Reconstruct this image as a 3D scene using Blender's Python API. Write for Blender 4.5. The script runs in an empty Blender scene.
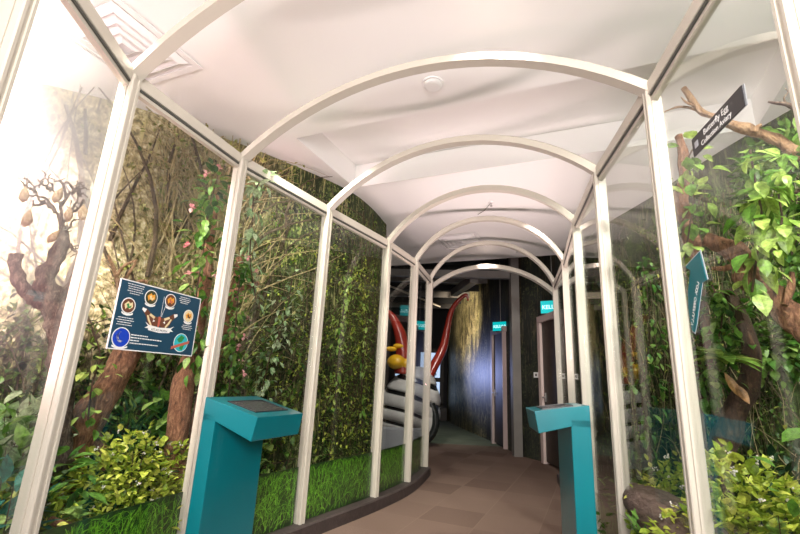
import bpy, math, random
from math import sin, cos, pi, radians
from mathutils import Vector, Matrix, noise as mnoise

random.seed(7)
SC = bpy.context.scene
COL = SC.collection
V = Vector

# ---------------------------------------------------------------- camera
H_EYE = 1.15
F_PX = 436.35
CR = ((0.9988608752, -0.0477174179, 0.0),
      (-0.0121526233, -0.2543888686, -0.9670256549),
      (0.0461439673, 0.9659240921, -0.2546789798))
camd = bpy.data.cameras.new('camera')
camd.sensor_width = 36.0
camd.lens = F_PX / 800 * 36
camd.clip_start = 0.02
camd.clip_end = 100
cam = bpy.data.objects.new('camera', camd)
COL.objects.link(cam)
CM = Matrix(CR)
cam.matrix_world = Matrix.Translation((0, 0, H_EYE)) @ CM.to_4x4()
SC.camera = cam

# ---------------------------------------------------------------- world and light
world = bpy.data.worlds.new('world')
SC.world = world
world.use_nodes = True
world.node_tree.nodes['Background'].inputs['Color'].default_value = (1.0, 0.98, 0.95, 1)
world.node_tree.nodes['Background'].inputs['Strength'].default_value = 0.42

SC.view_settings.view_transform = 'Standard'
SC.view_settings.look = 'None'
SC.view_settings.gamma = 1.0
SC.view_settings.use_curve_mapping = False
SC.view_settings.exposure = 0.12


def light(name, kind, loc, target, power, color, size=0.3, angle=60, blend=0.6):
    d = bpy.data.lights.new(name, kind)
    d.energy = power
    d.color = color
    if kind == 'AREA':
        d.shape = 'DISK'
        d.size = size
    else:
        d.shadow_soft_size = size
    if kind == 'SPOT':
        d.spot_size = radians(angle)
        d.spot_blend = blend
    o = bpy.data.objects.new(name, d)
    o.location = loc
    if target is not None:
        o.rotation_euler = (V(target) - V(loc)).to_track_quat('-Z', 'Y').to_euler()
    COL.objects.link(o)
    return o


light('entrance_fill', 'AREA', (0.1, -1.0, 1.9), (0.4, 3.6, 2.9), 175, (1.0, 0.94, 0.91), 1.3)  # unseen area light added behind the viewer to lift the ceiling
light('tunnel_ceiling_fill', 'AREA', (1.0, 4.4, 1.2), (1.0, 4.6, 3.3), 42, (1.0, 0.80, 0.79), 0.8)  # added upward fill, no real fitting, brightens the far ceiling
light('pink_wall_lamp', 'SPOT', (-2.2, 1.6, 3.15), (-3.0, 2.75, 2.0), 3400, (1.0, 0.77, 0.80), 0.10, 66, 1.0)
light('pink_strip_fill', 'SPOT', (-1.6, 2.8, 2.75), (-1.0, 4.35, 3.0), 60, (1.0, 0.62, 0.66), 0.08, 50, 0.8)  # extra spot added to turn the top strip of the mural pink
light('pink_ceiling_fill', 'AREA', (-2.0, 1.6, 1.2), (-1.5, 2.9, 3.3), 22, (1.0, 0.55, 0.60), 0.5)  # unseen upward light added to tint the left ceiling pink
light('left_bed_lamp', 'SPOT', (-1.75, 1.5, 3.2), (-1.8, 3.0, 0.4), 480, (1.0, 0.93, 0.85), 0.08, 80, 0.6)
light('left_far_lamp', 'SPOT', (-0.9, 2.9, 3.2), (-0.6, 4.8, 1.0), 190, (1.0, 1.0, 0.85), 0.08, 90, 0.7)
light('left_grass_lamp', 'SPOT', (0.5, 3.6, 3.2), (-0.2, 4.6, 0.2), 60, (0.95, 1.0, 0.8), 0.08, 60, 0.7)
light('right_bed_lamp', 'SPOT', (1.9, 0.7, 3.2), (2.15, 2.4, 1.1), 400, (1.0, 0.97, 0.88), 0.08, 95, 0.6)
light('right_wall_lamp', 'SPOT', (1.9, 2.2, 3.2), (2.7, 4.2, 1.6), 260, (0.95, 1.0, 0.9), 0.08, 90, 0.7)
light('path_lamp', 'SPOT', (0.4, 1.8, 3.25), (0.7, 4.0, 0.0), 120, (1.0, 0.86, 0.78), 0.06, 62, 0.4)
light('path_far_lamp', 'SPOT', (1.6, 4.6, 3.25), (1.2, 6.5, 0.0), 60, (1.0, 0.86, 0.8), 0.06, 60, 0.5)
light('hall_blue_fill', 'SPOT', (0.3, 13.2, 1.5), (2.02, 11.6, 1.5), 330, (0.42, 0.50, 1.0), 0.3, 62, 1.0)  # added spot standing in for bluish light from the far windows
light('hall_moss_lamp', 'SPOT', (0.4, 11.0, 2.5), (2.0, 12.0, 2.8), 460, (1.0, 0.86, 0.66), 0.1, 84, 0.8)
light('hall_floor_lamp', 'SPOT', (1.0, 9.2, 3.3), (1.2, 10.2, 0.0), 70, (0.85, 1.0, 0.85), 0.1, 70, 0.8)
light('hall_door_lamp', 'SPOT', (1.3, 6.6, 3.15), (2.4, 8.3, 1.0), 90, (1.0, 0.85, 0.82), 0.1, 55, 0.8)
light('sculpture_lamp', 'SPOT', (0.2, 6.9, 3.3), (0.0, 9.0, 1.2), 300, (1.0, 0.95, 0.9), 0.1, 60, 0.7)


# ---------------------------------------------------------------- pixel helpers
def ray(px, py):
    return CM @ V((px - 400, 267 - py, -F_PX))


def W(px, py, d):
    """the point seen at a pixel, at horizontal distance d from the viewer"""
    v = ray(px, py)
    s = d / math.hypot(v.x, v.y)
    return V((v.x * s, v.y * s, v.z * s + H_EYE))


def WZ(px, py, z):
    v = ray(px, py)
    return V((0, 0, H_EYE)) + v * ((z - H_EYE) / v.z)


def WP(px, py, p0, p1, off=0.0):
    """the point seen at a pixel on the vertical plane through p0, p1"""
    v = ray(px, py)
    p0 = V((p0[0], p0[1])); p1 = V((p1[0], p1[1]))
    d = (p1 - p0).normalized(); n = V((-d.y, d.x))
    t = (p0.dot(n) + off) / (v.x * n.x + v.y * n.y)
    return V((v.x * t, v.y * t, v.z * t + H_EYE))


# ---------------------------------------------------------------- object helpers
class MB:
    def __init__(self):
        self.v = []; self.f = []; self.m = []; self.uv = {}

    def add(self, vs, fs, mi=0):
        b = len(self.v)
        self.v += [tuple(p) for p in vs]
        self.f += [tuple(b + i for i in f) for f in fs]
        self.m += [mi] * len(fs)

    def obox(self, c, ax, ay, az, mi=0):
        c, ax, ay, az = V(c), V(ax), V(ay), V(az)
        vs = [c + sx * ax + sy * ay + sz * az for sz in (-1, 1) for sy in (-1, 1) for sx in (-1, 1)]
        self.add(vs, [(0, 2, 3, 1), (4, 5, 7, 6), (0, 1, 5, 4), (2, 6, 7, 3), (0, 4, 6, 2), (1, 3, 7, 5)], mi)

    def box(self, x0, x1, y0, y1, z0, z1, mi=0):
        self.obox(((x0 + x1) / 2, (y0 + y1) / 2, (z0 + z1) / 2), ((x1 - x0) / 2, 0, 0), (0, (y1 - y0) / 2, 0), (0, 0, (z1 - z0) / 2), mi)

    def beam(self, a, b, w, h, mi=0, up=(0, 0, 1)):
        a, b = V(a), V(b)
        d = b - a
        s = d.cross(V(up)).normalized()
        u = s.cross(d).normalized()
        self.obox((a + b) / 2, d / 2, s * w / 2, u * h / 2, mi)

    def prism(self, poly, z0, z1, mi=0):
        n = len(poly)
        vs = [(p[0], p[1], z0) for p in poly] + [(p[0], p[1], z1) for p in poly]
        fs = [(i, (i + 1) % n, n + (i + 1) % n, n + i) for i in range(n)]
        fs += [tuple(range(n))[::-1], tuple(range(n, 2 * n))]
        self.add(vs, fs, mi)

    def slab(self, poly, n, th, mi=0):
        """flat 3-D polygon given thickness th along n"""
        k = len(poly); n = V(n).normalized() * th
        vs = [V(p) for p in poly] + [V(p) + n for p in poly]
        fs = [(i, (i + 1) % k, k + (i + 1) % k, k + i) for i in range(k)]
        fs += [tuple(range(k))[::-1], tuple(range(k, 2 * k))]
        self.add(vs, fs, mi)

    def tube(self, pts, rad, seg=8, rough=0.0, mi=0, fs=6.0, flat=1.0):
        pts = [V(p) for p in pts]
        n = len(pts)
        if not hasattr(rad, '__len__'):
            rad = [rad] * n
        t = (pts[1] - pts[0]).normalized()
        a = t.cross(V((0, 0, 1)))
        if a.length < 0.1:
            a = t.cross(V((1, 0, 0)))
        a.normalize()
        vs = []
        for i in range(n):
            t = (pts[min(i + 1, n - 1)] - pts[max(i - 1, 0)]).normalized()
            a = (a - t * a.dot(t)).normalized()
            b = t.cross(a)
            for k in range(seg):
                th = 2 * pi * k / seg
                dr = (a * cos(th) + b * sin(th) * flat)
                r = rad[i]
                if rough:
                    q = pts[i] + dr * r
                    r *= 1 + rough * mnoise.noise(q * fs) + rough * 0.6 * mnoise.noise(V((q.x * fs * 3.3, q.y * fs * 3.3, q.z * fs)))
                vs.append(pts[i] + dr * r)
        fs_ = []
        for i in range(n - 1):
            for k in range(seg):
                k2 = (k + 1) % seg
                fs_.append((i * seg + k, i * seg + k2, (i + 1) * seg + k2, (i + 1) * seg + k))
        fs_ += [tuple(range(seg))[::-1], tuple(range((n - 1) * seg, n * seg))]
        self.add(vs, fs_, mi)

    def ball(self, c, rx, ry=None, rz=None, seg=10, rings=6, mi=0, ax=None, rough=0):
        ry = rx if ry is None else ry; rz = rx if rz is None else rz
        c = V(c)
        M = ax.to_track_quat('Z', 'Y').to_matrix() if ax is not None else Matrix.Identity(3)
        vs = [c + M @ V((0, 0, -rz))]
        for i in range(1, rings):
            ph = -pi / 2 + pi * i / rings
            for k in range(seg):
                th = 2 * pi * k / seg
                q = V((rx * cos(ph) * cos(th), ry * cos(ph) * sin(th), rz * sin(ph)))
                if rough:
                    q *= 1 + rough * mnoise.noise(q * 9 / max(rx, 0.02) * 0.3 + c * 7)
                vs.append(c + M @ q)
        vs.append(c + M @ V((0, 0, rz)))
        fs = [(0, 1 + (k + 1) % seg, 1 + k) for k in range(seg)]
        for i in range(rings - 2):
            for k in range(seg):
                k2 = (k + 1) % seg
                fs.append((1 + i * seg + k, 1 + i * seg + k2, 1 + (i + 1) * seg + k2, 1 + (i + 1) * seg + k))
        top = len(vs) - 1; b = 1 + (rings - 2) * seg
        fs += [(b + k, b + (k + 1) % seg, top) for k in range(seg)]
        self.add(vs, fs, mi)

    def leaf(self, p, d, up, L, Wd, curl=0.25, mi=0, fold=0.2, shape=(0.0, 0.75, 1.0, 0.7, 0.0)):
        p, d, up = V(p), V(d).normalized(), V(up)
        s = d.cross(up)
        if s.length < 1e-3:
            s = d.cross(V((1, 0.3, 0.2)))
        s.normalize(); n = s.cross(d)
        k = len(shape) - 1
        vs = []; fs = []
        for i, w in enumerate(shape):
            t = i / k
            c = p + d * L * t - n * curl * L * t * t
            if 0 < i < k:
                vs += [c - s * Wd * w / 2 + n * fold * Wd * w / 2, c, c + s * Wd * w / 2 + n * fold * Wd * w / 2]
            else:
                vs.append(c)
        fs.append((0, 2, 1)); fs.append((0, 3, 2))
        for i in range(k - 2):
            b = 1 + 3 * i
            fs.append((b, b + 1, b + 4, b + 3)); fs.append((b + 1, b + 2, b + 5, b + 4))
        b = 1 + 3 * (k - 2); e = len(vs) - 1
        fs.append((b, b + 1, e)); fs.append((b + 1, b + 2, e))
        self.add(vs, fs, mi)

    def build(self, name, mats, parent=None, smooth=False, label=None, bevel=0):
        if not isinstance(mats, (list, tuple)):
            mats = [mats]
        me = bpy.data.meshes.new(name)
        off = WLOC.get(parent.name, V((0, 0, 0))) if parent is not None else V((0, 0, 0))
        me.from_pydata([(v[0] - off.x, v[1] - off.y, v[2] - off.z) for v in self.v], [], self.f)
        for m in mats:
            me.materials.append(m)
        me.polygons.foreach_set('material_index', self.m)
        if smooth:
            me.polygons.foreach_set('use_smooth', [True] * len(self.f))
        me.update()
        o = bpy.data.objects.new(name, me)
        COL.objects.link(o)
        if parent is not None:
            o.parent = parent
            WLOC[o.name] = off
        if label:
            o['label'] = label
        if bevel:
            b = o.modifiers.new('bevel', 'BEVEL'); b.width = bevel; b.segments = 2; b.limit_method = 'ANGLE'
        return o


WLOC = {}


def thing(name, label, cat, loc, group=None, kind=None):
    o = bpy.data.objects.new(name, None)
    o.empty_display_size = 0.1
    o.location = loc
    COL.objects.link(o)
    WLOC[o.name] = V(loc)
    return tag(o, label, cat, group, kind)


def tag(o, label, cat, group=None, kind=None):
    o['label'] = label; o['category'] = cat
    if group: o['group'] = group
    if kind: o['kind'] = kind
    return o


def struct(o):
    o['kind'] = 'structure'
    return o


def text_mb(s, size, origin, ax, ay, depth=0.002, spacing=1.0, align='LEFT', bold=0.0):
    """lettering as mesh: ax reading direction, ay up direction"""
    c = bpy.data.curves.new('lettering', 'FONT')
    c.body = s; c.size = size; c.extrude = depth / 2; c.space_character = spacing
    c.align_x = align; c.offset = bold
    c.resolution_u = 3
    o = bpy.data.objects.new('lettering', c)
    COL.objects.link(o)
    dg = bpy.context.evaluated_depsgraph_get()
    me = bpy.data.meshes.new_from_object(o.evaluated_get(dg))
    ax, ay = V(ax).normalized(), V(ay).normalized(); az = ax.cross(ay)
    mb = MB()
    O = V(origin)
    vs = [O + ax * v.co.x + ay * v.co.y + az * v.co.z for v in me.vertices]
    mb.add(vs, [tuple(p.vertices) for p in me.polygons])
    bpy.data.objects.remove(o); bpy.data.meshes.remove(me)
    return mb


def smooth_path(pts, rads, n=4):
    P = [V(p) for p in pts]; out = []; ro = []
    for i in range(len(P) - 1):
        p0 = P[max(i - 1, 0)]; p1 = P[i]; p2 = P[i + 1]; p3 = P[min(i + 2, len(P) - 1)]
        for k in range(n):
            t = k / n
            out.append(0.5 * ((2 * p1) + (p2 - p0) * t + (2 * p0 - 5 * p1 + 4 * p2 - p3) * t * t + (3 * p1 - p0 - 3 * p2 + p3) * t ** 3))
            ro.append(rads[i] * (1 - t) + rads[i + 1] * t)
    out.append(P[-1]); ro.append(rads[-1])
    return out, ro


# ---------------------------------------------------------------- materials
def new_mat(name):
    m = bpy.data.materials.new(name)
    m.use_nodes = True
    nt = m.node_tree
    nt.nodes.clear()
    out = nt.nodes.new('ShaderNodeOutputMaterial')
    return m, nt, out


def rgb(c):
    return (c[0], c[1], c[2], 1)


def pmat(name, col, rough=0.6, metal=0.0, bump=0.0, bscale=40, var=0.0, vscale=8, emit=None, estr=0, spec=0.5, coat=0.0):
    m, nt, out = new_mat(name)
    b = nt.nodes.new('ShaderNodeBsdfPrincipled')
    b.inputs['Base Color'].default_value = rgb(col)
    b.inputs['Roughness'].default_value = rough
    b.inputs['Metallic'].default_value = metal
    b.inputs['Specular IOR Level'].default_value = spec
    b.inputs['Coat Weight'].default_value = coat
    if emit:
        b.inputs['Emission Color'].default_value = rgb(emit)
        b.inputs['Emission Strength'].default_value = estr
    tc = nt.nodes.new('ShaderNodeTexCoord')
    if var:
        n = nt.nodes.new('ShaderNodeTexNoise'); n.inputs['Scale'].default_value = vscale; n.inputs['Detail'].default_value = 5
        nt.links.new(tc.outputs['Object'], n.inputs['Vector'])
        r = nt.nodes.new('ShaderNodeValToRGB')
        r.color_ramp.elements[0].position = 0.3; r.color_ramp.elements[1].position = 0.7
        r.color_ramp.elements[0].color = rgb([c * (1 - var) for c in col])
        r.color_ramp.elements[1].color = rgb([min(1, c * (1 + var)) for c in col])
        nt.links.new(n.outputs['Fac'], r.inputs['Fac'])
        nt.links.new(r.outputs['Color'], b.inputs['Base Color'])
    if bump:
        n2 = nt.nodes.new('ShaderNodeTexNoise'); n2.inputs['Scale'].default_value = bscale; n2.inputs['Detail'].default_value = 4
        nt.links.new(tc.outputs['Object'], n2.inputs['Vector'])
        bp = nt.nodes.new('ShaderNodeBump'); bp.inputs['Strength'].default_value = bump; bp.inputs['Distance'].default_value = 0.01
        nt.links.new(n2.outputs['Fac'], bp.inputs['Height'])
        nt.links.new(bp.outputs['Normal'], b.inputs['Normal'])
    nt.links.new(b.outputs['BSDF'], out.inputs['Surface'])
    return m


def bark_mat(name, c0, c1, c2, stretch=(14, 14, 3)):
    m, nt, out = new_mat(name)
    N = nt.nodes.new; L = nt.links.new
    tc = N('ShaderNodeTexCoord'); mp = N('ShaderNodeMapping')
    mp.inputs['Scale'].default_value = stretch
    L(tc.outputs['Object'], mp.inputs['Vector'])
    n = N('ShaderNodeTexNoise'); n.inputs['Scale'].default_value = 1.0; n.inputs['Detail'].default_value = 8; n.inputs['Distortion'].default_value = 0.8
    n.inputs['Roughness'].default_value = 0.78
    L(mp.outputs['Vector'], n.inputs['Vector'])
    r = N('ShaderNodeValToRGB')
    e = r.color_ramp.elements
    e[0].position = 0.32; e[0].color = rgb(c0); e[1].position = 0.7; e[1].color = rgb(c2)
    x = e.new(0.5); x.color = rgb(c1)
    L(n.outputs['Fac'], r.inputs['Fac'])
    b = N('ShaderNodeBsdfPrincipled'); b.inputs['Roughness'].default_value = 0.75
    L(r.outputs['Color'], b.inputs['Base Color'])
    bp = N('ShaderNodeBump'); bp.inputs['Strength'].default_value = 1.0; bp.inputs['Distance'].default_value = 0.06
    L(n.outputs['Fac'], bp.inputs['Height']); L(bp.outputs['Normal'], b.inputs['Normal'])
    L(b.outputs['BSDF'], out.inputs['Surface'])
    return m


def leaf_mat(name, cols, trans=0.35, rough=0.45):
    m, nt, out = new_mat(name)
    N = nt.nodes.new; L = nt.links.new
    g = N('ShaderNodeNewGeometry')
    r = N('ShaderNodeValToRGB')
    e = r.color_ramp.elements
    e[0].position = 0; e[0].color = rgb(cols[0]); e[1].position = 1; e[1].color = rgb(cols[-1])
    for i, c in enumerate(cols[1:-1]):
        x = e.new((i + 1) / (len(cols) - 1)); x.color = rgb(c)
    L(g.outputs['Random Per Island'], r.inputs['Fac'])
    d = N('ShaderNodeBsdfPrincipled'); d.inputs['Roughness'].default_value = rough
    d.inputs['Specular IOR Level'].default_value = 0.4
    t = N('ShaderNodeBsdfTranslucent')
    tc = N('ShaderNodeTexCoord'); nz = N('ShaderNodeTexNoise'); nz.inputs['Scale'].default_value = 38; nz.inputs['Detail'].default_value = 5; nz.inputs['Roughness'].default_value = 0.7
    L(tc.outputs['Object'], nz.inputs['Vector'])
    mr = N('ShaderNodeMapRange'); mr.inputs[1].default_value = 0.35; mr.inputs[2].default_value = 0.65; mr.inputs[3].default_value = 0.45; mr.inputs[4].default_value = 1.35
    L(nz.outputs['Fac'], mr.inputs[0])
    mm = N('ShaderNodeMix'); mm.data_type = 'RGBA'; mm.blend_type = 'MULTIPLY'; mm.inputs[0].default_value = 1
    L(r.outputs['Color'], mm.inputs[6]); L(mr.outputs[0], mm.inputs[7])
    L(mm.outputs[2], d.inputs['Base Color']); L(mm.outputs[2], t.inputs['Color'])
    mx = N('ShaderNodeMixShader'); mx.inputs['Fac'].default_value = trans
    L(d.outputs['BSDF'], mx.inputs[1]); L(t.outputs['BSDF'], mx.inputs[2])
    L(mx.outputs['Shader'], out.inputs['Surface'])
    return m


def glass_mat(name, tint=(0.975, 0.99, 0.98), base=0.028):
    m, nt, out = new_mat(name)
    N = nt.nodes.new; L = nt.links.new
    lw = N('ShaderNodeLayerWeight'); lw.inputs['Blend'].default_value = 0.5
    p = N('ShaderNodeMath'); p.operation = 'POWER'; p.inputs[1].default_value = 5.0
    L(lw.outputs['Facing'], p.inputs[0])
    ma = N('ShaderNodeMath'); ma.operation = 'MULTIPLY_ADD'; ma.inputs[1].default_value = 1 - base; ma.inputs[2].default_value = base
    ma.use_clamp = True
    L(p.outputs[0], ma.inputs[0])
    tr = N('ShaderNodeBsdfTransparent'); tr.inputs['Color'].default_value = rgb(tint)
    gl = N('ShaderNodeBsdfGlossy'); gl.inputs['Roughness'].default_value = 0.01; gl.inputs['Color'].default_value = (1, 1, 1, 1)
    mx = N('ShaderNodeMixShader')
    L(ma.outputs[0], mx.inputs['Fac']); L(tr.outputs[0], mx.inputs[1]); L(gl.outputs[0], mx.inputs[2])
    L(mx.outputs[0], out.inputs['Surface'])
    return m


def mural_mat(name, dark, mid, leafs, twig, pale=None, pale_glow_range=None, vines=0.5, leaf_amt=0.5, rough=0.55, trunk=(0.03, 0.02, 0.012), branches=True):
    """a printed forest: uv in metres along and up the wall"""
    m, nt, out = new_mat(name)
    N = nt.nodes.new; L = nt.links.new
    uv = N('ShaderNodeUVMap')

    def mapped(sx, sy, rot=0.0):
        mp = N('ShaderNodeMapping'); mp.inputs['Scale'].default_value = (sx, sy, 1); mp.inputs['Rotation'].default_value = (0, 0, rot)
        L(uv.outputs['UV'], mp.inputs['Vector'])
        return mp.outputs['Vector']

    def noise(vec, scale=1.0, detail=6, dist=0.0, rgh=0.6):
        n = N('ShaderNodeTexNoise'); n.inputs['Scale'].default_value = scale; n.inputs['Detail'].default_value = detail
        n.inputs['Distortion'].default_value = dist; n.inputs['Roughness'].default_value = rgh
        L(vec, n.inputs['Vector'])
        return n

    def rng(sock, a, b, c=0.0, d=1.0):
        r = N('ShaderNodeMapRange'); r.inputs[1].default_value = a; r.inputs[2].default_value = b
        r.inputs[3].default_value = c; r.inputs[4].default_value = d
        L(sock, r.inputs[0]); return r.outputs[0]

    def mul(a, b):
        x = N('ShaderNodeMath'); x.operation = 'MULTIPLY'
        L(a, x.inputs[0])
        if isinstance(b, float): x.inputs[1].default_value = b
        else: L(b, x.inputs[1])
        return x.outputs[0]

    def mix(fac, a, b):
        x = N('ShaderNodeMix'); x.data_type = 'RGBA'
        L(fac, x.inputs[0])
        if isinstance(a, tuple): x.inputs[6].default_value = rgb(a)
        else: L(a, x.inputs[6])
        if isinstance(b, tuple): x.inputs[7].default_value = rgb(b)
        else: L(b, x.inputs[7])
        return x.outputs[2]

    def ramp(sock, cols):
        r = N('ShaderNodeValToRGB'); e = r.color_ramp.elements
        e[0].color = rgb(cols[0]); e[1].color = rgb(cols[-1])
        for i, c in enumerate(cols[1:-1]):
            y = e.new((i + 1) / (len(cols) - 1)); y.color = rgb(c)
        L(sock, r.inputs[0]); return r.outputs[0]

    big = noise(mapped(1.1, 0.9), 1.3, 5, 0.6)
    base = mix(rng(big.outputs['Fac'], 0.38, 0.66), dark, mid)
    fine = noise(mapped(9, 6), 1.0, 8, 1.2, 0.75)
    base = mix(rng(fine.outputs['Fac'], 0.5, 0.72, 0, 0.55), base, mid)
    # trunks
    tn = noise(mapped(3.6, 0.22), 1.0, 3, 0.5)
    base = mix(rng(tn.outputs['Fac'], 0.58, 0.62, 0, 0.85), base, trunk)
    # hanging vines
    vn = noise(mapped(26, 1.6), 1.0, 5, 0.9, 0.7)
    vmask = noise(mapped(1.7, 0.8), 1.0, 2)
    base = mix(mul(mul(rng(vn.outputs['Fac'], 0.54, 0.68), rng(vmask.outputs['Fac'], 0.42, 0.6)), float(vines)), base, twig)
    # leaves, three sizes
    for sc, lo, amt in ((62, 0.24, leaf_amt * 0.9), (36, 0.26, leaf_amt), (21, 0.24, leaf_amt * 0.75)):
        wob = noise(mapped(sc * 0.5, sc * 0.5), 1.0, 2)
        ad = N('ShaderNodeVectorMath'); ad.operation = 'MULTIPLY_ADD'
        L(wob.outputs['Color'], ad.inputs[0]); ad.inputs[1].default_value = (1.3, 1.3, 0); L(mapped(sc, sc * 0.72, 0.4 + sc), ad.inputs[2])
        vo = N('ShaderNodeTexVoronoi'); vo.inputs['Scale'].default_value = 1.0; vo.voronoi_dimensions = '2D'
        L(ad.outputs[0], vo.inputs['Vector'])
        sep = N('ShaderNodeSeparateColor'); L(vo.outputs['Color'], sep.inputs[0])
        lm = noise(mapped(1.4 + sc * 0.05, 1.6), 1.0, 4, 0.5)
        k = mul(rng(vo.outputs['Distance'], lo + 0.16, lo + 0.05), rng(lm.outputs['Fac'], 0.5, 0.62))
        k = mul(k, rng(sep.outputs[1], 0.35, 0.5))
        k = mul(k, float(min(1, amt)))
        base = mix(k, base, ramp(sep.outputs[0], leafs))
    if pale:  # paler printed plants; part of the lamp's glow is put into this colour
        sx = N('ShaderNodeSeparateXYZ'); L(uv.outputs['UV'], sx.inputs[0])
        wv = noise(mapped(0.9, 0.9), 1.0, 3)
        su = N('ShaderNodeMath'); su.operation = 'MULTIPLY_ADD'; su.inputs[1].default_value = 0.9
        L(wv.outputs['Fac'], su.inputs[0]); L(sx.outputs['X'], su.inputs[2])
        f = mul(rng(su.outputs[0], pale_glow_range[0], pale_glow_range[1]), rng(sx.outputs['Y'], 0.9, 1.5))
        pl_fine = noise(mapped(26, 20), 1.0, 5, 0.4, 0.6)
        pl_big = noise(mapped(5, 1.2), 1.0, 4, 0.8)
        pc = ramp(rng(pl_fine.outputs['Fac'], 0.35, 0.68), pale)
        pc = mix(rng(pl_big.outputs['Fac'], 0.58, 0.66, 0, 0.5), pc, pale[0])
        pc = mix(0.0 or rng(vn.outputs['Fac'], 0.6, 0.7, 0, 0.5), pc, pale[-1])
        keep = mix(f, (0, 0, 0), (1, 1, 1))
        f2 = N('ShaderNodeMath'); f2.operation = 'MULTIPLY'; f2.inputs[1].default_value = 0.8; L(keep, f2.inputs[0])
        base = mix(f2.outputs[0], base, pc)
    # thin twigs and strands crossing at several angles, and a few dark boughs
    if branches:
        bright = twig
        for (sx_, sy_, rt, lo, amt, c_) in ((44, 2.6, .35, .63, .9, bright), (38, 2.2, -.5, .635, .9, bright), (30, 2.0, 1.1, .64, .8, bright), (70, 5, -1.2, .62, .7, bright), (16, .9, .22, .66, .9, trunk), (13, .8, -.4, .67, .85, trunk), (60, 1.6, 0.0, .645, .6, bright)):
            st = noise(mapped(sx_, sy_, rt), 1.0, 3, 0.35, .5)
            mk = noise(mapped(1.3 + sx_ * .01, 1.7), 1.0, 3, .3)
            base = mix(mul(rng(st.outputs['Fac'], lo, lo + .035), rng(mk.outputs['Fac'], 0.44, 0.56, 0, amt)), base, c_)
    b = N('ShaderNodeBsdfPrincipled'); b.inputs['Roughness'].default_value = rough
    b.inputs['Specular IOR Level'].default_value = 0.3
    L(base, b.inputs['Base Color'])
    L(b.outputs['BSDF'], out.inputs['Surface'])
    return m


def carpet_mat():
    m, nt, out = new_mat('brown_carpet_tiles')
    N = nt.nodes.new; L = nt.links.new
    tc = N('ShaderNodeTexCoord'); mp = N('ShaderNodeMapping'); mp.inputs['Rotation'].default_value = (0, 0, radians(24))
    L(tc.outputs['Object'], mp.inputs['Vector'])
    br = N('ShaderNodeTexBrick'); br.offset = 0.0; br.inputs['Scale'].default_value = 1.0
    br.inputs['Brick Width'].default_value = 0.5; br.inputs['Row Height'].default_value = 0.5
    br.inputs['Mortar Size'].default_value = 0.004; br.inputs['Mortar Smooth'].default_value = 0.3
    br.inputs['Color1'].default_value = (0.125, 0.082, 0.066, 1); br.inputs['Color2'].default_value = (0.18, 0.122, 0.098, 1)
    br.inputs['Mortar'].default_value = (0.2, 0.14, 0.11, 1)
    L(mp.outputs['Vector'], br.inputs['Vector'])
    n = N('ShaderNodeTexNoise'); n.inputs['Scale'].default_value = 160; n.inputs['Detail'].default_value = 3
    L(tc.outputs['Object'], n.inputs['Vector'])
    r = N('ShaderNodeMapRange'); r.inputs[1].default_value = 0.3; r.inputs[2].default_value = 0.7; r.inputs[3].default_value = 0.72; r.inputs[4].default_value = 1.2
    L(n.outputs['Fac'], r.inputs[0])
    mx = N('ShaderNodeMix'); mx.data_type = 'RGBA'; mx.blend_type = 'MULTIPLY'; mx.inputs[0].default_value = 1
    L(br.outputs['Color'], mx.inputs[6]); L(r.outputs[0], mx.inputs[7])
    b = N('ShaderNodeBsdfPrincipled'); b.inputs['Roughness'].default_value = 0.95; b.inputs['Specular IOR Level'].default_value = 0.15
    L(mx.outputs[2], b.inputs['Base Color'])
    bp = N('ShaderNodeBump'); bp.inputs['Strength'].default_value = 0.4; bp.inputs['Distance'].default_value = 0.004
    L(n.outputs['Fac'], bp.inputs['Height']); L(bp.outputs['Normal'], b.inputs['Normal'])
    L(b.outputs['BSDF'], out.inputs['Surface'])
    return m


M = {}
M['frame'] = pmat('cream_painted_metal', (0.50, 0.46, 0.39), 0.35, bump=0.05, bscale=12)
M['gasket'] = pmat('dark_rubber', (0.06, 0.06, 0.05), 0.6)
M['ceil'] = pmat('white_ceiling_paint', (0.86, 0.85, 0.83), 0.8, bump=0.15, bscale=3, spec=0.2)
M['vent'] = pmat('white_vent_metal', (0.82, 0.81, 0.8), 0.5)
M['carpet'] = carpet_mat()
M['floor2'] = pmat('grey_green_carpet', (0.13, 0.14, 0.105), 0.95, bump=0.3, bscale=150, var=0.15, vscale=3, spec=0.15)
M['curb'] = pmat('dark_brown_kerb_rubber', (0.045, 0.032, 0.03), 0.6, bump=0.3, bscale=60, var=0.25, vscale=20)
M['glass'] = glass_mat('clear_glass')
M['teal'] = pmat('teal_lacquer', (0.0, 0.145, 0.175), 0.28, var=0.06, vscale=3, coat=0.3)
M['screen'] = pmat('dark_screen_glass', (0.05, 0.05, 0.055), 0.25, spec=0.7)
M['navy'] = pmat('navy_print', (0.012, 0.055, 0.10), 0.4)
M['white'] = pmat('white_print', (0.8, 0.8, 0.78), 0.5)
M['black'] = pmat('black_print', (0.03, 0.028, 0.03), 0.4)
M['pebble'] = pmat('soil', (0.05, 0.035, 0.022), 0.95, bump=1.0, bscale=25, var=0.5, vscale=14)
M['hallwall'] = pmat('dark_hall_paint', (0.02, 0.02, 0.022), 0.8)
M['hallceil'] = pmat('black_open_ceiling', (0.012, 0.012, 0.012), 0.8)
M['jamb'] = pmat('pale_pink_door_frame', (0.55, 0.43, 0.40), 0.45)
M['chrome'] = pmat('brushed_steel', (0.5, 0.5, 0.5), 0.3, metal=1)
M['pillar'] = pmat('grey_trim_metal', (0.17, 0.155, 0.14), 0.45, var=0.1, vscale=4)
M['winlight'] = pmat('lit_window_pane', (0.5, 0.6, 0.75), 0.4, emit=(0.55, 0.72, 1.0), estr=0.9)
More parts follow.
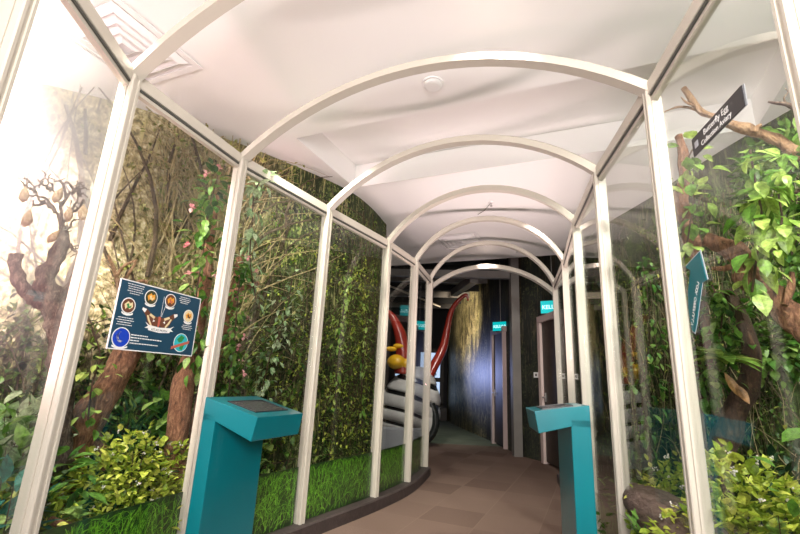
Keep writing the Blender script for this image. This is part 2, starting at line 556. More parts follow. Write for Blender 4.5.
M['shelf'] = pmat('dark_wood', (0.035, 0.022, 0.015), 0.5, var=0.3, vscale=10)
M['exit'] = pmat('lit_exit_panel', (0.0, 0.3, 0.3), 0.4, emit=(0.0, 0.40, 0.42), estr=1.0)
M['exit_text'] = pmat('lit_exit_letters', (0.7, 0.95, 0.95), 0.4, emit=(0.5, 0.95, 0.98), estr=1.0)
M['red'] = pmat('glossy_red_horn', (0.30, 0.03, 0.018), 0.2, var=0.35, vscale=2.5, coat=0.6)
M['yellow'] = pmat('glossy_yellow', (0.75, 0.42, 0.02), 0.25, var=0.15, vscale=4, coat=0.4)
M['swhite'] = pmat('sculpture_white', (0.62, 0.6, 0.57), 0.4, var=0.08, vscale=5)
M['sblack'] = pmat('sculpture_black', (0.012, 0.014, 0.013), 0.25)
M['plinth'] = pmat('pale_grey_plinth', (0.42, 0.44, 0.47), 0.6)
M['bark_red'] = bark_mat('reddish_bark', (0.03, 0.012, 0.007), (0.28, 0.12, 0.06), (0.66, 0.36, 0.20), (40, 40, 14))
M['bark_tan'] = bark_mat('tan_bark', (0.09, 0.045, 0.02), (0.36, 0.20, 0.10), (0.58, 0.38, 0.22), (42, 42, 14))
M['bark_grey'] = bark_mat('grey_gnarled_wood', (0.03, 0.016, 0.012), (0.11, 0.065, 0.045), (0.44, 0.33, 0.24), (55, 55, 22))
M['bark_dark'] = bark_mat('dark_brown_bark', (0.015, 0.008, 0.005), (0.07, 0.035, 0.018), (0.17, 0.09, 0.045), (40, 40, 12))
M['log'] = bark_mat('striated_log', (0.06, 0.035, 0.025), (0.20, 0.13, 0.10), (0.34, 0.25, 0.20), (30, 6, 30))
M['cocoon'] = bark_mat('papery_cocoon', (0.25, 0.14, 0.06), (0.50, 0.33, 0.18), (0.75, 0.60, 0.42), (60, 60, 30))
M['l_yg'] = leaf_mat('yellow_green_leaves', [(0.16, 0.26, 0.02), (0.36, 0.46, 0.05), (0.52, 0.58, 0.08), (0.60, 0.60, 0.12)])
M['l_green'] = leaf_mat('green_leaves', [(0.015, 0.06, 0.01), (0.06, 0.17, 0.02), (0.13, 0.27, 0.04), (0.24, 0.35, 0.09)])
M['l_fresh'] = leaf_mat('fresh_vine_leaves', [(0.12, 0.28, 0.04), (0.25, 0.42, 0.07), (0.45, 0.58, 0.14), (0.34, 0.52, 0.12)], 0.45, 0.35)
M['l_dark'] = leaf_mat('dark_fern_leaves', [(0.008, 0.03, 0.01), (0.02, 0.07, 0.025), (0.04, 0.11, 0.04)])
M['l_pale'] = leaf_mat('pale_leaves', [(0.16, 0.30, 0.12), (0.34, 0.46, 0.24), (0.55, 0.62, 0.42)])
M['l_dry'] = leaf_mat('dry_brown_leaves', [(0.18, 0.09, 0.03), (0.34, 0.19, 0.06), (0.26, 0.13, 0.06)])
M['l_teal'] = leaf_mat('bluish_green_leaves', [(0.01, 0.10, 0.08), (0.02, 0.17, 0.13), (0.05, 0.22, 0.17)])
M['pink'] = leaf_mat('pink_petals', [(0.55, 0.12, 0.18), (0.78, 0.35, 0.36), (0.7, 0.45, 0.42)])
M['flower'] = leaf_mat('white_petals', [(0.75, 0.75, 0.68), (0.8, 0.72, 0.7)])
M['grass'] = leaf_mat('printed_grass_blades', [(0.02, 0.08, 0.008), (0.07, 0.22, 0.015), (0.18, 0.42, 0.03), (0.10, 0.30, 0.02)], 0.0, 0.4)
M['grassback'] = pmat('printed_grass_shade', (0.012, 0.035, 0.006), 0.5, var=0.5, vscale=25)

DK = (0.006, 0.010, 0.004)
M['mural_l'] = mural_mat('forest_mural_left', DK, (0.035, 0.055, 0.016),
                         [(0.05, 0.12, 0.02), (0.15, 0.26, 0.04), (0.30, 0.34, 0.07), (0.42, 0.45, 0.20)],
                         (0.42, 0.37, 0.17), pale=[(0.07, 0.06, 0.02), (0.25, 0.20, 0.09), (0.50, 0.43, 0.24), (0.75, 0.69, 0.50)], pale_glow_range=(5.1, 4.3), vines=0.6, leaf_amt=0.9)
M['mural_r'] = mural_mat('forest_mural_right', DK, (0.035, 0.055, 0.018),
                         [(0.04, 0.10, 0.015), (0.14, 0.27, 0.04), (0.32, 0.42, 0.10)],
                         (0.26, 0.25, 0.14), vines=0.8, leaf_amt=0.8)
M['mural_h'] = mural_mat('forest_mural_hall', (0.012, 0.014, 0.012), (0.03, 0.035, 0.03),
                         [(0.05, 0.08, 0.03), (0.16, 0.2, 0.07), (0.3, 0.3, 0.14)],
                         (0.40, 0.33, 0.18), vines=0.5, leaf_amt=0.35, rough=0.6, branches=False)
M['mural_moss'] = mural_mat('mossy_trunk_print', (0.02, 0.016, 0.008), (0.05, 0.045, 0.015),
                            [(0.2, 0.2, 0.05), (0.4, 0.32, 0.14), (0.55, 0.5, 0.3)],
                            (0.62, 0.50, 0.26), vines=1.0, leaf_amt=0.9, rough=0.5, trunk=(.02, .015, .01))

# ---------------------------------------------------------------- plan of the place
LP = [(-1.34, 1.22), (-1.43, 1.94), (-1.15, 2.78), (-0.67, 3.64), (-0.15, 4.52), (0.18, 5.23), (0.44, 6.16)]
RP = [(1.04, 0.96), (1.20, 1.85), (1.33, 2.71), (1.55, 3.64), (1.93, 4.91), (2.24, 6.10)]
EAVE = 2.6
CEIL = 3.3
BASE = 0.10


def wall_strip(name, path, z0, z1, mat, smoothn=4, thick=0.08, side=1):
    P, _ = smooth_path([(p[0], p[1], 0) for p in path], [0] * len(path), smoothn) if smoothn > 1 else ([V((p[0], p[1], 0)) for p in path], 0)
    n = len(P)
    vs = []; uvs = []
    u = 0
    us = []
    for i, p in enumerate(P):
        if i: u += (P[i] - P[i - 1]).length
        us.append(u)
    for i, p in enumerate(P):
        t = (P[min(i + 1, n - 1)] - P[max(i - 1, 0)]).normalized()
        nr = V((-t.y, t.x, 0)) * side * thick
        for q in (p, p + nr):
            vs.append((q.x, q.y, z0)); vs.append((q.x, q.y, z1))
    fs = []; fuv = []
    for i in range(n - 1):
        a = i * 4; b = a + 4
        fs.append((a, b, b + 1, a + 1)); fuv.append([(us[i], z0), (us[i + 1], z0), (us[i + 1], z1), (us[i], z1)])
        fs.append((a + 2, a + 3, b + 3, b + 2)); fuv.append([(us[i], z0), (us[i], z1), (us[i + 1], z1), (us[i + 1], z0)])
        fs.append((a + 1, b + 1, b + 3, a + 3)); fuv.append([(us[i], z1)] * 4)
        fs.append((a, a + 2, b + 2, b)); fuv.append([(us[i], z0)] * 4)
    for a in (0, (n - 1) * 4):
        fs.append((a, a + 1, a + 3, a + 2)); fuv.append([(us[a // 4], z0), (us[a // 4], z1), (us[a // 4] + thick, z1), (us[a // 4] + thick, z0)])
    me = bpy.data.meshes.new(name)
    me.from_pydata(vs, [], fs)
    ul = me.uv_layers.new(name='UVMap')
    k = 0
    for f in fuv:
        for q in f:
            ul.data[k].uv = q; k += 1
    me.materials.append(mat)
    me.update()
    o = bpy.data.objects.new(name, me)
    COL.objects.link(o)
    return struct(o)


# ---------------------------------------------------------------- floor, walls, ceiling
mb = MB(); mb.box(-5.5, 4.5, -3.0, 9.3, -0.1, 0.0)
struct(mb.build('floor', M['carpet']))
mb = MB()
pts = [(-5.5, 15.4), (-5.5, 9.3)]
mb.box(-5.5, 4.5, 9.3, 15.6, -0.1, 0.0)
struct(mb.build('floor', M['floor2']))

LEFT_MURAL = [(-5.3, 2.1), (-4.2, 2.45), (-2.98, 2.97), (-2.28, 3.28), (-1.78, 3.65), (-1.42, 3.94), (-0.71, 4.66), (-0.42, 5.2), (-0.22, 5.85)]
RIGHT_MURAL = [(3.6, -0.6), (3.35, 1.0), (3.05, 2.2), (2.88, 3.2), (2.82, 3.8), (2.80, 4.5), (2.70, 5.4), (2.68, 6.2), (2.58, 6.7)]
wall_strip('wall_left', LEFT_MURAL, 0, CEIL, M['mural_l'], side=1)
wall_strip('wall_right', RIGHT_MURAL, 0, CEIL, M['mural_r'], side=-1)
# back of the left diorama up to the camera side
HZ = 3.75
wall_strip('wall_hall_door', [(2.58, 6.7), (2.53, 7.57), (2.27, 8.15)], 0, HZ, M['mural_h'], 1, 0.12, -1)
wall_strip('wall_hall_right', [(2.27, 8.15), (2.18, 9.83), (2.16, 10.1)], 0, HZ, M['mural_h'], 1, 0.12, -1)
wall_strip('wall_hall_moss', [(2.16, 10.1), (2.08, 11.0), (1.84, 13.63), (1.80, 15.4)], 0, HZ, M['mural_moss'], 1, 0.12, -1)
mb = MB(); mb.box(-5.5, 2.2, 15.4, 15.5, 0, HZ)
struct(mb.build('wall_back', M['hallwall']))
m_, nt_, out_ = new_mat('lamp_lit_mist')
vs_ = nt_.nodes.new('ShaderNodeVolumeScatter');  vs_.inputs['Anisotropy'].default_value = 0.25
vs_.inputs['Color'].default_value = (1.0, 0.93, 0.94, 1)
tcm = nt_.nodes.new('ShaderNodeTexCoord'); sxm = nt_.nodes.new('ShaderNodeSeparateXYZ'); nt_.links.new(tcm.outputs['Object'], sxm.inputs[0])
mrm = nt_.nodes.new('ShaderNodeMapRange'); mrm.interpolation_type = 'SMOOTHSTEP'
for i_, v_ in ((1, 0.9), (2, 1.7), (3, 0.0), (4, 0.5)): mrm.inputs[i_].default_value = v_
nt_.links.new(sxm.outputs['Z'], mrm.inputs[0]); nt_.links.new(mrm.outputs[0], vs_.inputs['Density'])
nt_.links.new(vs_.outputs[0], out_.inputs['Volume'])
mb = MB(); mb.prism([(-1.72, 1.35), (-1.68, 2.2), (-2.25, 3.10), (-3.0, 2.85), (-4.1, 2.3), (-3.9, 1.4)], .9, 2.95)
tag(mb.build('mist', m_), 'pale pinkish mist lit by a lamp around the gnarled tree', 'mist', kind='stuff')
mb = MB(); mb.box(-5.5, -5.4, 2.0, 15.4, 0, HZ)
struct(mb.build('wall_hall_left', M['hallwall']))

UD = V((0.915, -0.403, 0)); VD = V((0.403, 0.915, 0))


def uvp(u, v, z):
    return V((UD.x * u + VD.x * v, UD.y * u + VD.y * v, z))


RU0, RU1, RV0, RV1 = -2.40, 1.36, 2.92, 4.03
RD = 0.28
CU0, CU1, CV0, CV1 = -6.5, 5.0, -4.5, 7.35
mb = MB()
for (u0, u1, v0, v1) in ((CU0, CU1, CV0, RV0), (CU0, CU1, RV1, CV1), (CU0, RU0, RV0, RV1), (RU1, CU1, RV0, RV1)):
    mb.add([uvp(u0, v0, CEIL), uvp(u0, v1, CEIL), uvp(u1, v1, CEIL), uvp(u1, v0, CEIL)], [(0, 1, 2, 3)])
a = [uvp(RU0, RV0, CEIL), uvp(RU0, RV1, CEIL), uvp(RU1, RV1, CEIL), uvp(RU1, RV0, CEIL)]
b = [p + V((0, 0, RD)) for p in a]
mb.add(a + b, [(0, 4, 5, 1), (1, 5, 6, 2), (2, 6, 7, 3), (3, 7, 4, 0), (4, 7, 6, 5)])
t = [uvp(CU0, CV0, CEIL + 0.3), uvp(CU0, CV1, CEIL + 0.3), uvp(CU1, CV1, CEIL + 0.3), uvp(CU1, CV0, CEIL + 0.3)]
mb.add(t, [(0, 3, 2, 1)])
mb.add([uvp(CU0, CV1, CEIL), uvp(CU1, CV1, CEIL), uvp(CU1, CV1, CEIL + .3), uvp(CU0, CV1, CEIL + .3)], [(0, 1, 2, 3)])
struct(mb.build('ceiling', M['ceil']))
mb = MB()
mb.add([uvp(-8, CV1 + 0.01, HZ), uvp(-8, 17, HZ), uvp(5, 17, HZ), uvp(5, CV1 + 0.01, HZ)], [(0, 1, 2, 3)])
mb.box(-6, 4, 5, 17, HZ + 0.15, HZ + 0.2)
struct(mb.build('ceiling', M['hallceil']))


# ---------------------------------------------------------------- the glazed tunnel
tun = thing('glass_tunnel', 'curving walk-through tunnel of clear glass panes in cream metal frames with arched roof ribs', 'glass tunnel', (0.2, 3.2, 0))


def dirs(P, i, side):
    a = V(P[max(i - 1, 0)]); b = V(P[min(i + 1, len(P) - 1)])
    t = (b - a).normalized()
    n = V((-t.y, t.x)) * side      # outward
    return t, n


def post(P, i, side, z1=EAVE):
    t, n = dirs(P, i, side)
    p = V(P[i])
    w, d = 0.034, 0.052
    g = 0.007; ks = .88 if side > 0 else .72
    prof = [(-w, -d + .006), (-w + .006, -d), (-.012, -d), (-.012, -d + g), (.012, -d + g), (.012, -d), (w - .006, -d), (w, -d + .006),
            (w, -.03), (w - g, -.03), (w - g, -.018), (w, -.018), (w, .014), (w - .016, .014), (w - .016, d - .004), (w - .02, d),
            (-w + .02, d), (-w + .016, d - .004), (-w + .016, .014), (-w, .014), (-w, -.018), (-w + g, -.018), (-w + g, -.03), (-w, -.03)]
    poly = [(p.x + (t.x * a + n.x * b_) * ks, p.y + (t.y * a + n.y * b_) * ks) for a, b_ in prof]
    if side > 0:
        poly = poly[::-1]
    m_ = MB(); m_.prism(poly, BASE, z1)
    return m_.build('post', M['frame'], tun)


def arc_pts(l, r, rise, n=24):
    l, r = V((*l, EAVE)), V((*r, EAVE))
    c = (r - l).length / 2
    R_ = (c * c + rise * rise) / (2 * rise)
    ths = math.asin(min(1, c / R_))
    out = []
    for i in range(n + 1):
        a_ = -ths + 2 * ths * i / n
        s = R_ * sin(a_)
        q = (l + r) / 2 + (r - l) / (2 * c) * s
        q.z = EAVE + R_ * cos(a_) - (R_ - rise)
        nr = (r - l) / (2 * c) * sin(a_) + V((0, 0, cos(a_)))
        out.append((q, nr))
    return out


def arch(l, r, rise, w=0.068, h=0.056, name='arch_rib'):
    A = arc_pts(l, r, rise)
    s = (V((*r, 0)) - V((*l, 0))).normalized().cross(V((0, 0, 1)))
    m_ = MB(); vs = []
    prof = [(-w / 2, -h / 2), (w / 2, -h / 2), (w / 2, h / 2 - .012), (w / 2 - .012, h / 2), (-w / 2 + .012, h / 2), (-w / 2, h / 2 - .012)]
    for q, nr in A:
        for a_, b_ in prof:
            vs.append(q + s * a_ + nr * b_)
    k = len(prof); fs = []
    for i in range(len(A) - 1):
        for j in range(k):
            fs.append((i * k + j, i * k + (j + 1) % k, (i + 1) * k + (j + 1) % k, (i + 1) * k + j))
    fs += [tuple(range(k))[::-1], tuple(range((len(A) - 1) * k, len(A) * k))]
    m_.add(vs, fs)
    return m_.build(name, M['frame'], tun)


RISES = [0.45, 0.45, 0.45, 0.47, 0.56, 0.60]
ARCH = [(LP[i + 1], RP[i], RISES[i]) for i in range(6)]
for i in range(len(LP)): post(LP, i, 1)
for i in range(len(RP)): post(RP, i, -1)
for l, r, rs in ARCH: arch(l, r, rs)
END_L, END_R = (0.482, 6.75), (2.467, 6.72)
arch(END_L, END_R, 0.40, 0.09, 0.07, 'end_arch')
for e_, sd in ((END_L, 1), (END_R, -1)):
    m_ = MB(); m_.obox((e_[0], e_[1], EAVE / 2 + .02), (.03, 0, 0), (0, .03, 0), (0, 0, EAVE / 2 - .02)); m_.build('post', M['frame'], tun)

for P, side in ((LP, 1), (RP, -1)):
    for i in range(len(P) - 1):
        a, b = V((*P[i], 0)), V((*P[i + 1], 0))
        t = (b - a).normalized(); n = V((-t.y, t.x, 0)) * side
        m_ = MB()
        m_.beam(a + V((0, 0, EAVE - .005)), b + V((0, 0, EAVE - .005)), 0.056, 0.066)
        m_.beam(a + n * .0 + V((0, 0, EAVE - .062)), b + V((0, 0, EAVE - .062)), 0.03, 0.02)
        rl = m_.build('eave_rail', M['frame'], tun)
        m_ = MB(); m_.beam(a + t * .04 + V((0, 0, EAVE - .0475)), b - t * .04 + V((0, 0, EAVE - .0475)), 0.05, 0.01)
        m_.build('gasket', M['gasket'], rl, label='dark rubber gasket')
        # glass
        m_ = MB()
        c = (a + b) / 2 + V((0, 0, (BASE + EAVE - 0.072) / 2))
        m_.obox(c, (b - a) / 2 - t * .03, n * .004, V((0, 0, (EAVE - .072 - BASE) / 2)))
        m_.build('glass_pane', M['glass'], tun)
        # printed grass strip on the outer face of the pane
        L_ = (b - a).length - .08
        top = 0.49 if side > 0 else 0.42
        a0 = a + t * .04 + n * .006
        bk = MB(); bk.obox(a0 + t * L_ / 2 + n * .006 + V((0, 0, (top + BASE) / 2)), t * L_ / 2, n * .0015, V((0, 0, (top - BASE) / 2)))
        st = bk.build('grass_print_strip', M['grassback'], tun)
        g = MB()
        for k in range(int(L_ * 620)):
            x = random.uniform(0, L_); z = random.uniform(BASE - .04, top - .05)
            an = random.gauss(0, 0.42) + 0.15; ln = random.uniform(.08, .24); wd = random.uniform(.0035, .009)
            cv = random.gauss(0, 1.2); ly = random.uniform(0, .004)
            rows = []
            for q in range(5):
                s_ = q / 4
                aa = an + cv * s_ * .6
                xx = x + sin(aa) * ln * s_; zz = z + cos(aa) * ln * s_
                if not (0.004 < xx < L_ - 0.004) or zz > top or zz < BASE: break
                rows.append((xx, zz, wd * (1 - s_ * .85), aa))
            if len(rows) < 2: continue
            vs = []
            for xx, zz, w_, aa in rows:
                for sg in (-1, 1):
                    x2 = min(max(xx + sg * w_ / 2 * cos(aa), 0), L_)
                    z2 = min(zz - sg * w_ / 2 * sin(aa), top)
                    vs.append(a0 + t * x2 + n * (ly * 1.0) + V((0, 0, z2)))
            g.add(vs, [(2 * j, 2 * j + 1, 2 * j + 3, 2 * j + 2) for j in range(len(rows) - 1)])
        go = g.build('grass_blades', M['grass'], st); go['kind'] = 'stuff'

# kerbs
for P, side in ((LP, 1), (RP, -1)):
    S, _ = smooth_path([(p[0], p[1], 0) for p in P], [0] * len(P), 5)
    m_ = MB(); vs = []
    N_ = len(S)
    for i, p in enumerate(S):
        t = (S[min(i + 1, N_ - 1)] - S[max(i - 1, 0)]).normalized(); n = V((-t.y, t.x, 0)) * side
        for o_, z in ((-.085, 0), (-.085, BASE - .01), (-.075, BASE), (.07, BASE), (.07, 0)):
            q = p + n * o_; vs.append((q.x, q.y, z))
    fs = []
    for i in range(N_ - 1):
        for j in range(4):
            fs.append((i * 5 + j, i * 5 + j + 1, i * 5 + j + 6, i * 5 + j + 5))
    fs += [(0, 1, 2, 3, 4), tuple(range((N_ - 1) * 5, N_ * 5))]
    m_.add(vs, fs)
    m_.build('kerb', M['curb'], tun)


# ---------------------------------------------------------------- kiosks
def kiosk(A, ud, wd, width, length, thick, z0, z1, hth, label):
    """A: back corner; ud along its back, wd the way the head reaches"""
    ud, wd = V((*ud, 0)).normalized(), V((*wd, 0)).normalized()
    A = V((*A, 0))
    t_ = thing('information_kiosk', label, 'kiosk', A + ud * width / 2 + wd * thick / 2)
    prof = lambda s, z: A + wd * s + V((0, 0, z))
    zs = lambda s: z0 + (z1 - z0) * s / length
    m_ = MB()
    m_.obox(A + ud * width / 2 + wd * thick / 2 + V((0, 0, (z0 - hth) / 2 + .02)), ud * width / 2, wd * thick / 2, V((0, 0, (z0 - hth) / 2 + .018)))
    m_.build('pedestal', M['teal'], t_, bevel=0.003)
    m_ = MB()
    pr = [prof(0, z0), prof(length, z1), prof(length - .02, z1 - hth), prof(thick, z0 - hth), prof(0, z0 - hth)]
    m_.slab(pr, ud, width)
    hd = m_.build('sloping_head', M['teal'], t_, bevel=0.003)
    n = ud.cross(V((wd.x, wd.y, (z1 - z0) / length))).normalized()
    if n.z < 0: n = -n
    sl = (wd + V((0, 0, (z1 - z0) / length))).normalized()
    c = A + ud * width / 2 + wd * (length * .53) + V((0, 0, zs(length * .53)))
    m_ = MB(); m_.obox(c + n * .001, ud * width * .33, sl * length * .27, n * .0015)
    sc_ = m_.build('screen', M['screen'], hd, label='dark recessed screen')
    m_ = MB()
    for sg in (-1, 1):
        m_.obox(c + n * .002 + ud * sg * width * .335, ud * .004, sl * (length * .27 + .005), n * .003)
        m_.obox(c + n * .002 + sl * sg * length * .275, ud * (width * .335), sl * .004, n * .003)
    m_.build('bezel', M['black'], hd, label='thin black bezel')
    return t_


kiosk((-0.965, 2.35), (.36, .93), (.97, -.25), 0.41, 0.31, 0.075, 1.03, 0.95, 0.115, 'teal touch-screen kiosk on the left, standing in front of the grass-printed glass')
kiosk((1.06, 2.46), (.17, .985), (-.985, .17), 0.41, 0.29, 0.10, 1.075, 1.03, 0.115, 'teal touch-screen kiosk on the right, seen from its narrow side')


# ---------------------------------------------------------------- ceiling fittings
def vent(cx, cy, s, zc, label):
    c = V((cx, cy, zc))
    t_ = thing('ceiling_vent', label, 'air vent', c, 'square louvred ceiling diffusers')
    e = s / 2
    for k in range(5):
        e0 = e * (1 - k * 0.185); e1 = e0 - e * 0.13
        za = -0.012 if k == 0 else -0.03 + 0.0 * k; zb = 0.0 if k == 0 else -0.004
        vs = []
        for (er, z) in ((e0, za + (0 if k == 0 else 0.026)), (e1, za)):
            for su, sv in ((-1, -1), (1, -1), (1, 1), (-1, 1)):
                vs.append(c + UD * er * su + VD * er * sv + V((0, 0, z)))
        vs += [p + V((0, 0, .006)) for p in vs]
        m_ = MB()
        fs = [(j, (j + 1) % 4, 4 + (j + 1) % 4, 4 + j) for j in range(4)] + [(8 + j, 12 + j, 12 + (j + 1) % 4, 8 + (j + 1) % 4) for j in range(4)]
        fs += [(j, 8 + j, 8 + (j + 1) % 4, (j + 1) % 4) for j in range(4)] + [(4 + j, 4 + (j + 1) % 4, 12 + (j + 1) % 4, 12 + j) for j in range(4)]
        m_.add(vs, fs)
        m_.build('outer_frame' if k == 0 else 'louvre_ring', M['vent'], t_)
    return t_


v0 = WZ(125, 45, CEIL)
vent(v0.x, v0.y, 0.70, CEIL - .004, 'large square white ceiling vent above the left end of the tunnel')
v1 = WZ(459, 241, CEIL)
vent(v1.x, v1.y, 0.70, CEIL - .004, 'square white ceiling vent seen small between the far arches')

d0 = WZ(433, 83, CEIL)
t_ = thing('smoke_detector', 'round white smoke detector on the ceiling above the second arch', 'smoke detector', d0)
m_ = MB(); m_.tube([d0, d0 - V((0, 0, .012))], [.082, .08], 32); m_.build('base_plate', M['vent'], t_)
m_ = MB(); m_.tube([d0 - V((0, 0, .012)), d0 - V((0, 0, .03)), d0 - V((0, 0, .037))], [.066, .064, .05], 32); m_.build('detector_head', M['white'], t_)


def sprinkler(px, py, label, wire=False):
    p = WZ(px, py, CEIL)
    t_ = thing('sprinkler', label, 'sprinkler', p, 'small ceiling sprinklers')
    m_ = MB(); m_.tube([p, p - V((0, 0, .012))], [.035, .03], 16); m_.build('rose', M['vent'], t_)
    m_ = MB(); m_.tube([p - V((0, 0, .01)), p - V((0, 0, .05))], .008, 8)
    m_.tube([p - V((0, 0, .05)), p - V((0, 0, .054))], .02, 12); m_.build('nozzle', M['chrome'], t_)
    return p


sp = sprinkler(491, 202, 'ceiling sprinkler with a loose cable beside it, nearer of the two')
sprinkler(517, 249, 'small ceiling sprinkler beyond the fourth arch')
q = WZ(478, 214, CEIL)
m_ = MB(); m_.tube([sp - V((0, 0, .012)), (sp + q) / 2 - V((0, 0, .03)), q - V((0, 0, .006))], .004, 6)
tag(m_.build('ceiling_cable', M['pillar']), 'thin cable trailing across the ceiling from the sprinkler', 'cable')


# ---------------------------------------------------------------- signs on the glass
def mural_board():
    p0, p1 = LP[1], LP[2]
    a, b = V((*p0, 0)), V((*p1, 0)); t = (b - a).normalized(); n = V((t.y, -t.x, 0))  # towards the path
    O = a + t * .175 + n * (-.010) + V((0, 0, 1.241)); w, h = .537, .337
    O = a + t * .175 + n * .012 + V((0, 0, 1.241))
    up = V((0, 0, 1))
    t_ = thing('moth_sign', 'navy information board about a moth, fixed to the left glass pane', 'sign', O + t * w / 2)
    # outside face of the glass is n<0; the board reads from the path
    m_ = MB(); m_.obox(O + t * w / 2 + up * h / 2, t * w / 2, n * .002, up * h / 2)
    m_.build('board', M['navy'], t_)
    m_ = MB()
    for s_ in (0, 1):
        m_.obox(O + t * w * s_ + up * h / 2, t * .0025, n * .0026, up * (h / 2 + .002))
        m_.obox(O + t * w / 2 + up * h * s_, t * w / 2, n * .0026, up * .0025)
    m_.build('white_edge', M['white'], t_, label='thin white edge')
    # px in the 587x534 crop of (100,270)-(210,370); board corners there
    TL, TR, BR, BL = (103, 48), (528, 152), (480, 455), (25, 422)

    # direct inverse: crop pixel -> picture pixel -> board plane
    def P(cx, cy):
        px = 100 + cx / 5.336; py = 270 + cy / 5.34
        q = WP(px, py, p0, p1)
        d = q - (a + V((0, 0, 0)))
        return d.dot(t) - .175, q.z - 1.241

    def at(u, v, l=0.0):
        return O + t * u + up * v + n * (.0022 + l)

    def disc(u, v, r, mat, name, l=0.0, parent=t_):
        k = 28; m_ = MB(); vs = [at(u + r * cos(2 * pi * i / k), v + r * sin(2 * pi * i / k), l) for i in range(k)]
        m_.slab(vs, n, .0006)
        return m_.build(name, M[mat] if isinstance(mat, str) else mat, parent)

    brown = pmat('brown_print', (0.14, 0.05, 0.025), 0.5); orange = pmat('orange_print', (0.75, 0.33, 0.03), 0.5)
    cream = pmat('cream_print', (0.72, 0.6, 0.35), 0.5); blue = pmat('blue_print', (0.01, 0.05, 0.45), 0.4)
    cyan = pmat('turquoise_print', (0.03, 0.45, 0.52), 0.4); green = pmat('green_print', (0.03, 0.25, 0.06), 0.5)
    olive = pmat('dark_olive_print', (0.05, 0.05, 0.02), 0.5); pinkp = pmat('pink_banner_print', (0.5, 0.12, 0.08), 0.5)

    def blob(pts, mat, name, l, parent):
        m_ = MB(); m_.slab([at(u, v, l) for u, v in pts], n, .0005)
        return m_.build(name, mat, parent)

    def rib(u, v, w_, parent, l=.0016):
        blob([(u - w_, v), (u - w_ * .6, v - .006), (u, v - .009), (u + w_ * .6, v - .006), (u + w_, v), (u + w_, v - .008), (u + w_ * .6, v - .015), (u, v - .018), (u - w_ * .6, v - .015), (u - w_, v - .008)][::1], M['white'], 'caption_ribbon', l, parent)

    specs = [((262, 147), .040, olive, [orange, cream]), ((366, 165), .038, brown, [orange, pinkp]), ((140, 190), .040, brown, [cream, green]),
             ((461, 247), .037, cream, [orange, brown])]
    for (c_, r, bg, fg) in specs:
        u, v = P(*c_)
        ringo = disc(u, v, r, 'white', 'picture_roundel')
        disc(u, v, r * .88, bg, 'picture_ground', .0006, ringo)
        f = [(-.6, .1), (-.1, .55), (.15, .3), (.5, .5), (.62, -.1), (.2, -.45), (-.05, -.1), (-.35, -.5)]
        blob([(u + r * x, v + r * y) for x, y in f], fg[0], 'moth_picture', .0012, ringo)
        f = [(-.3, .15), (0, .3), (.1, -.1), (.45, .1), (.3, -.3), (-.1, -.3)]
        blob([(u + r * x, v + r * y) for x, y in f], fg[1], 'moth_picture', .0017, ringo)
        rib(u, v - r * .8, r * .8, ringo)
    # night roundel with crescent
    u, v = P(100, 360); r = .050
    ro = disc(u, v, r, 'white', 'night_roundel'); disc(u, v, r * .9, blue, 'night_ground', .0006, ro)
    cres = [(u + r * .55 * cos(x), v + r * .55 * sin(x) + .004) for x in [radians(100 + 20 * i) for i in range(11)]]
    cres += [(u + r * .13 + r * .42 * cos(x), v + r * .42 * sin(x) + .006) for x in [radians(290 - 17 * i) for i in range(11)]]
    m_ = MB()
    k = 11
    vs = [at(x, y, .0012) for x, y in cres]
    m_.add(vs, [(i, i + 1, 2 * k - 2 - i, 2 * k - 1 - i) for i in range(k - 1)])
    m_.build('crescent', M['white'], ro)
    rib(u, v - r * .75, r * .85, ro)
    # globe with banner
    u, v = P(420, 388); r = .052
    ro = disc(u, v, r, 'white', 'globe_roundel'); disc(u, v, r * .93, cyan, 'globe_sea', .0006, ro)
    blob([(u - r * .6, v + r * .3), (u - .1 * r, v + r * .8), (u + r * .4, v + r * .6), (u + .1 * r, v + .1 * r), (u - .3 * r, v)], green, 'globe_land', .0012, ro)
    blob([(u - r * .1, v - r * .3), (u + .5 * r, v - r * .2), (u + r * .3, v - r * .8), (u - .1 * r, v - .7 * r)], green, 'globe_land', .0012, ro)
    d_ = V((.93, .36))
    blob([(u - r * 1.25, v - r * .50), (u + r * 1.15, v + r * .32), (u + r * 1.15, v + r * .02), (u - r * 1.25, v - r * .80)], pinkp, 'banner', .0018, ro)
    # big moth
    c = P(305, 265); u0, v0 = c
    W_ = .118
    half = [(0, .010), (.25, .012), (.50, .024), (.78, .046), (.97, .047), (1.0, .036), (.86, .022), (.72, .004), (.62, -.022), (.46, -.048), (.22, -.052), (.08, -.03), (0, -.03)]
    mo = None
    full = [(u0 + W_ * x, v0 + y) for x, y in half] + [(u0 - W_ * x, v0 + y) for x, y in reversed(half[1:-1])]
    mo = blob(full, brown, 'large_moth', .0006, t_)
    for sg in (-1, 1):
        blob([(u0 + sg * W_ * x, v0 + y) for x, y in ((.76, .042), (.97, .047), (1.0, .036), (.84, .022))], M['white'], 'wing_tip', .0012, mo)
        blob([(u0 + sg * W_ * x, v0 + y) for x, y in ((.25, .010), (.52, .024), (.58, .014), (.3, -.002))], cream, 'wing_band', .0012, mo)
        blob([(u0 + sg * W_ * x, v0 + y) for x, y in ((.42, -.040), (.60, -.014), (.70, .012), (.62, .012), (.5, -.012), (.36, -.034))], cream, 'wing_band', .0012, mo)
        blob([(u0 + sg * W_ * x, v0 + y) for x, y in ((.22, -.012), (.32, -.004), (.34, -.018))], M['white'], 'wing_spot', .0014, mo)
    blob([(u0 - .008, v0 + .015), (u0 + .008, v0 + .015), (u0 + .006, v0 - .04), (u0 - .006, v0 - .04)], pinkp, 'moth_body', .0016, mo)
    # title ribbon
    u, v = P(305, 312)
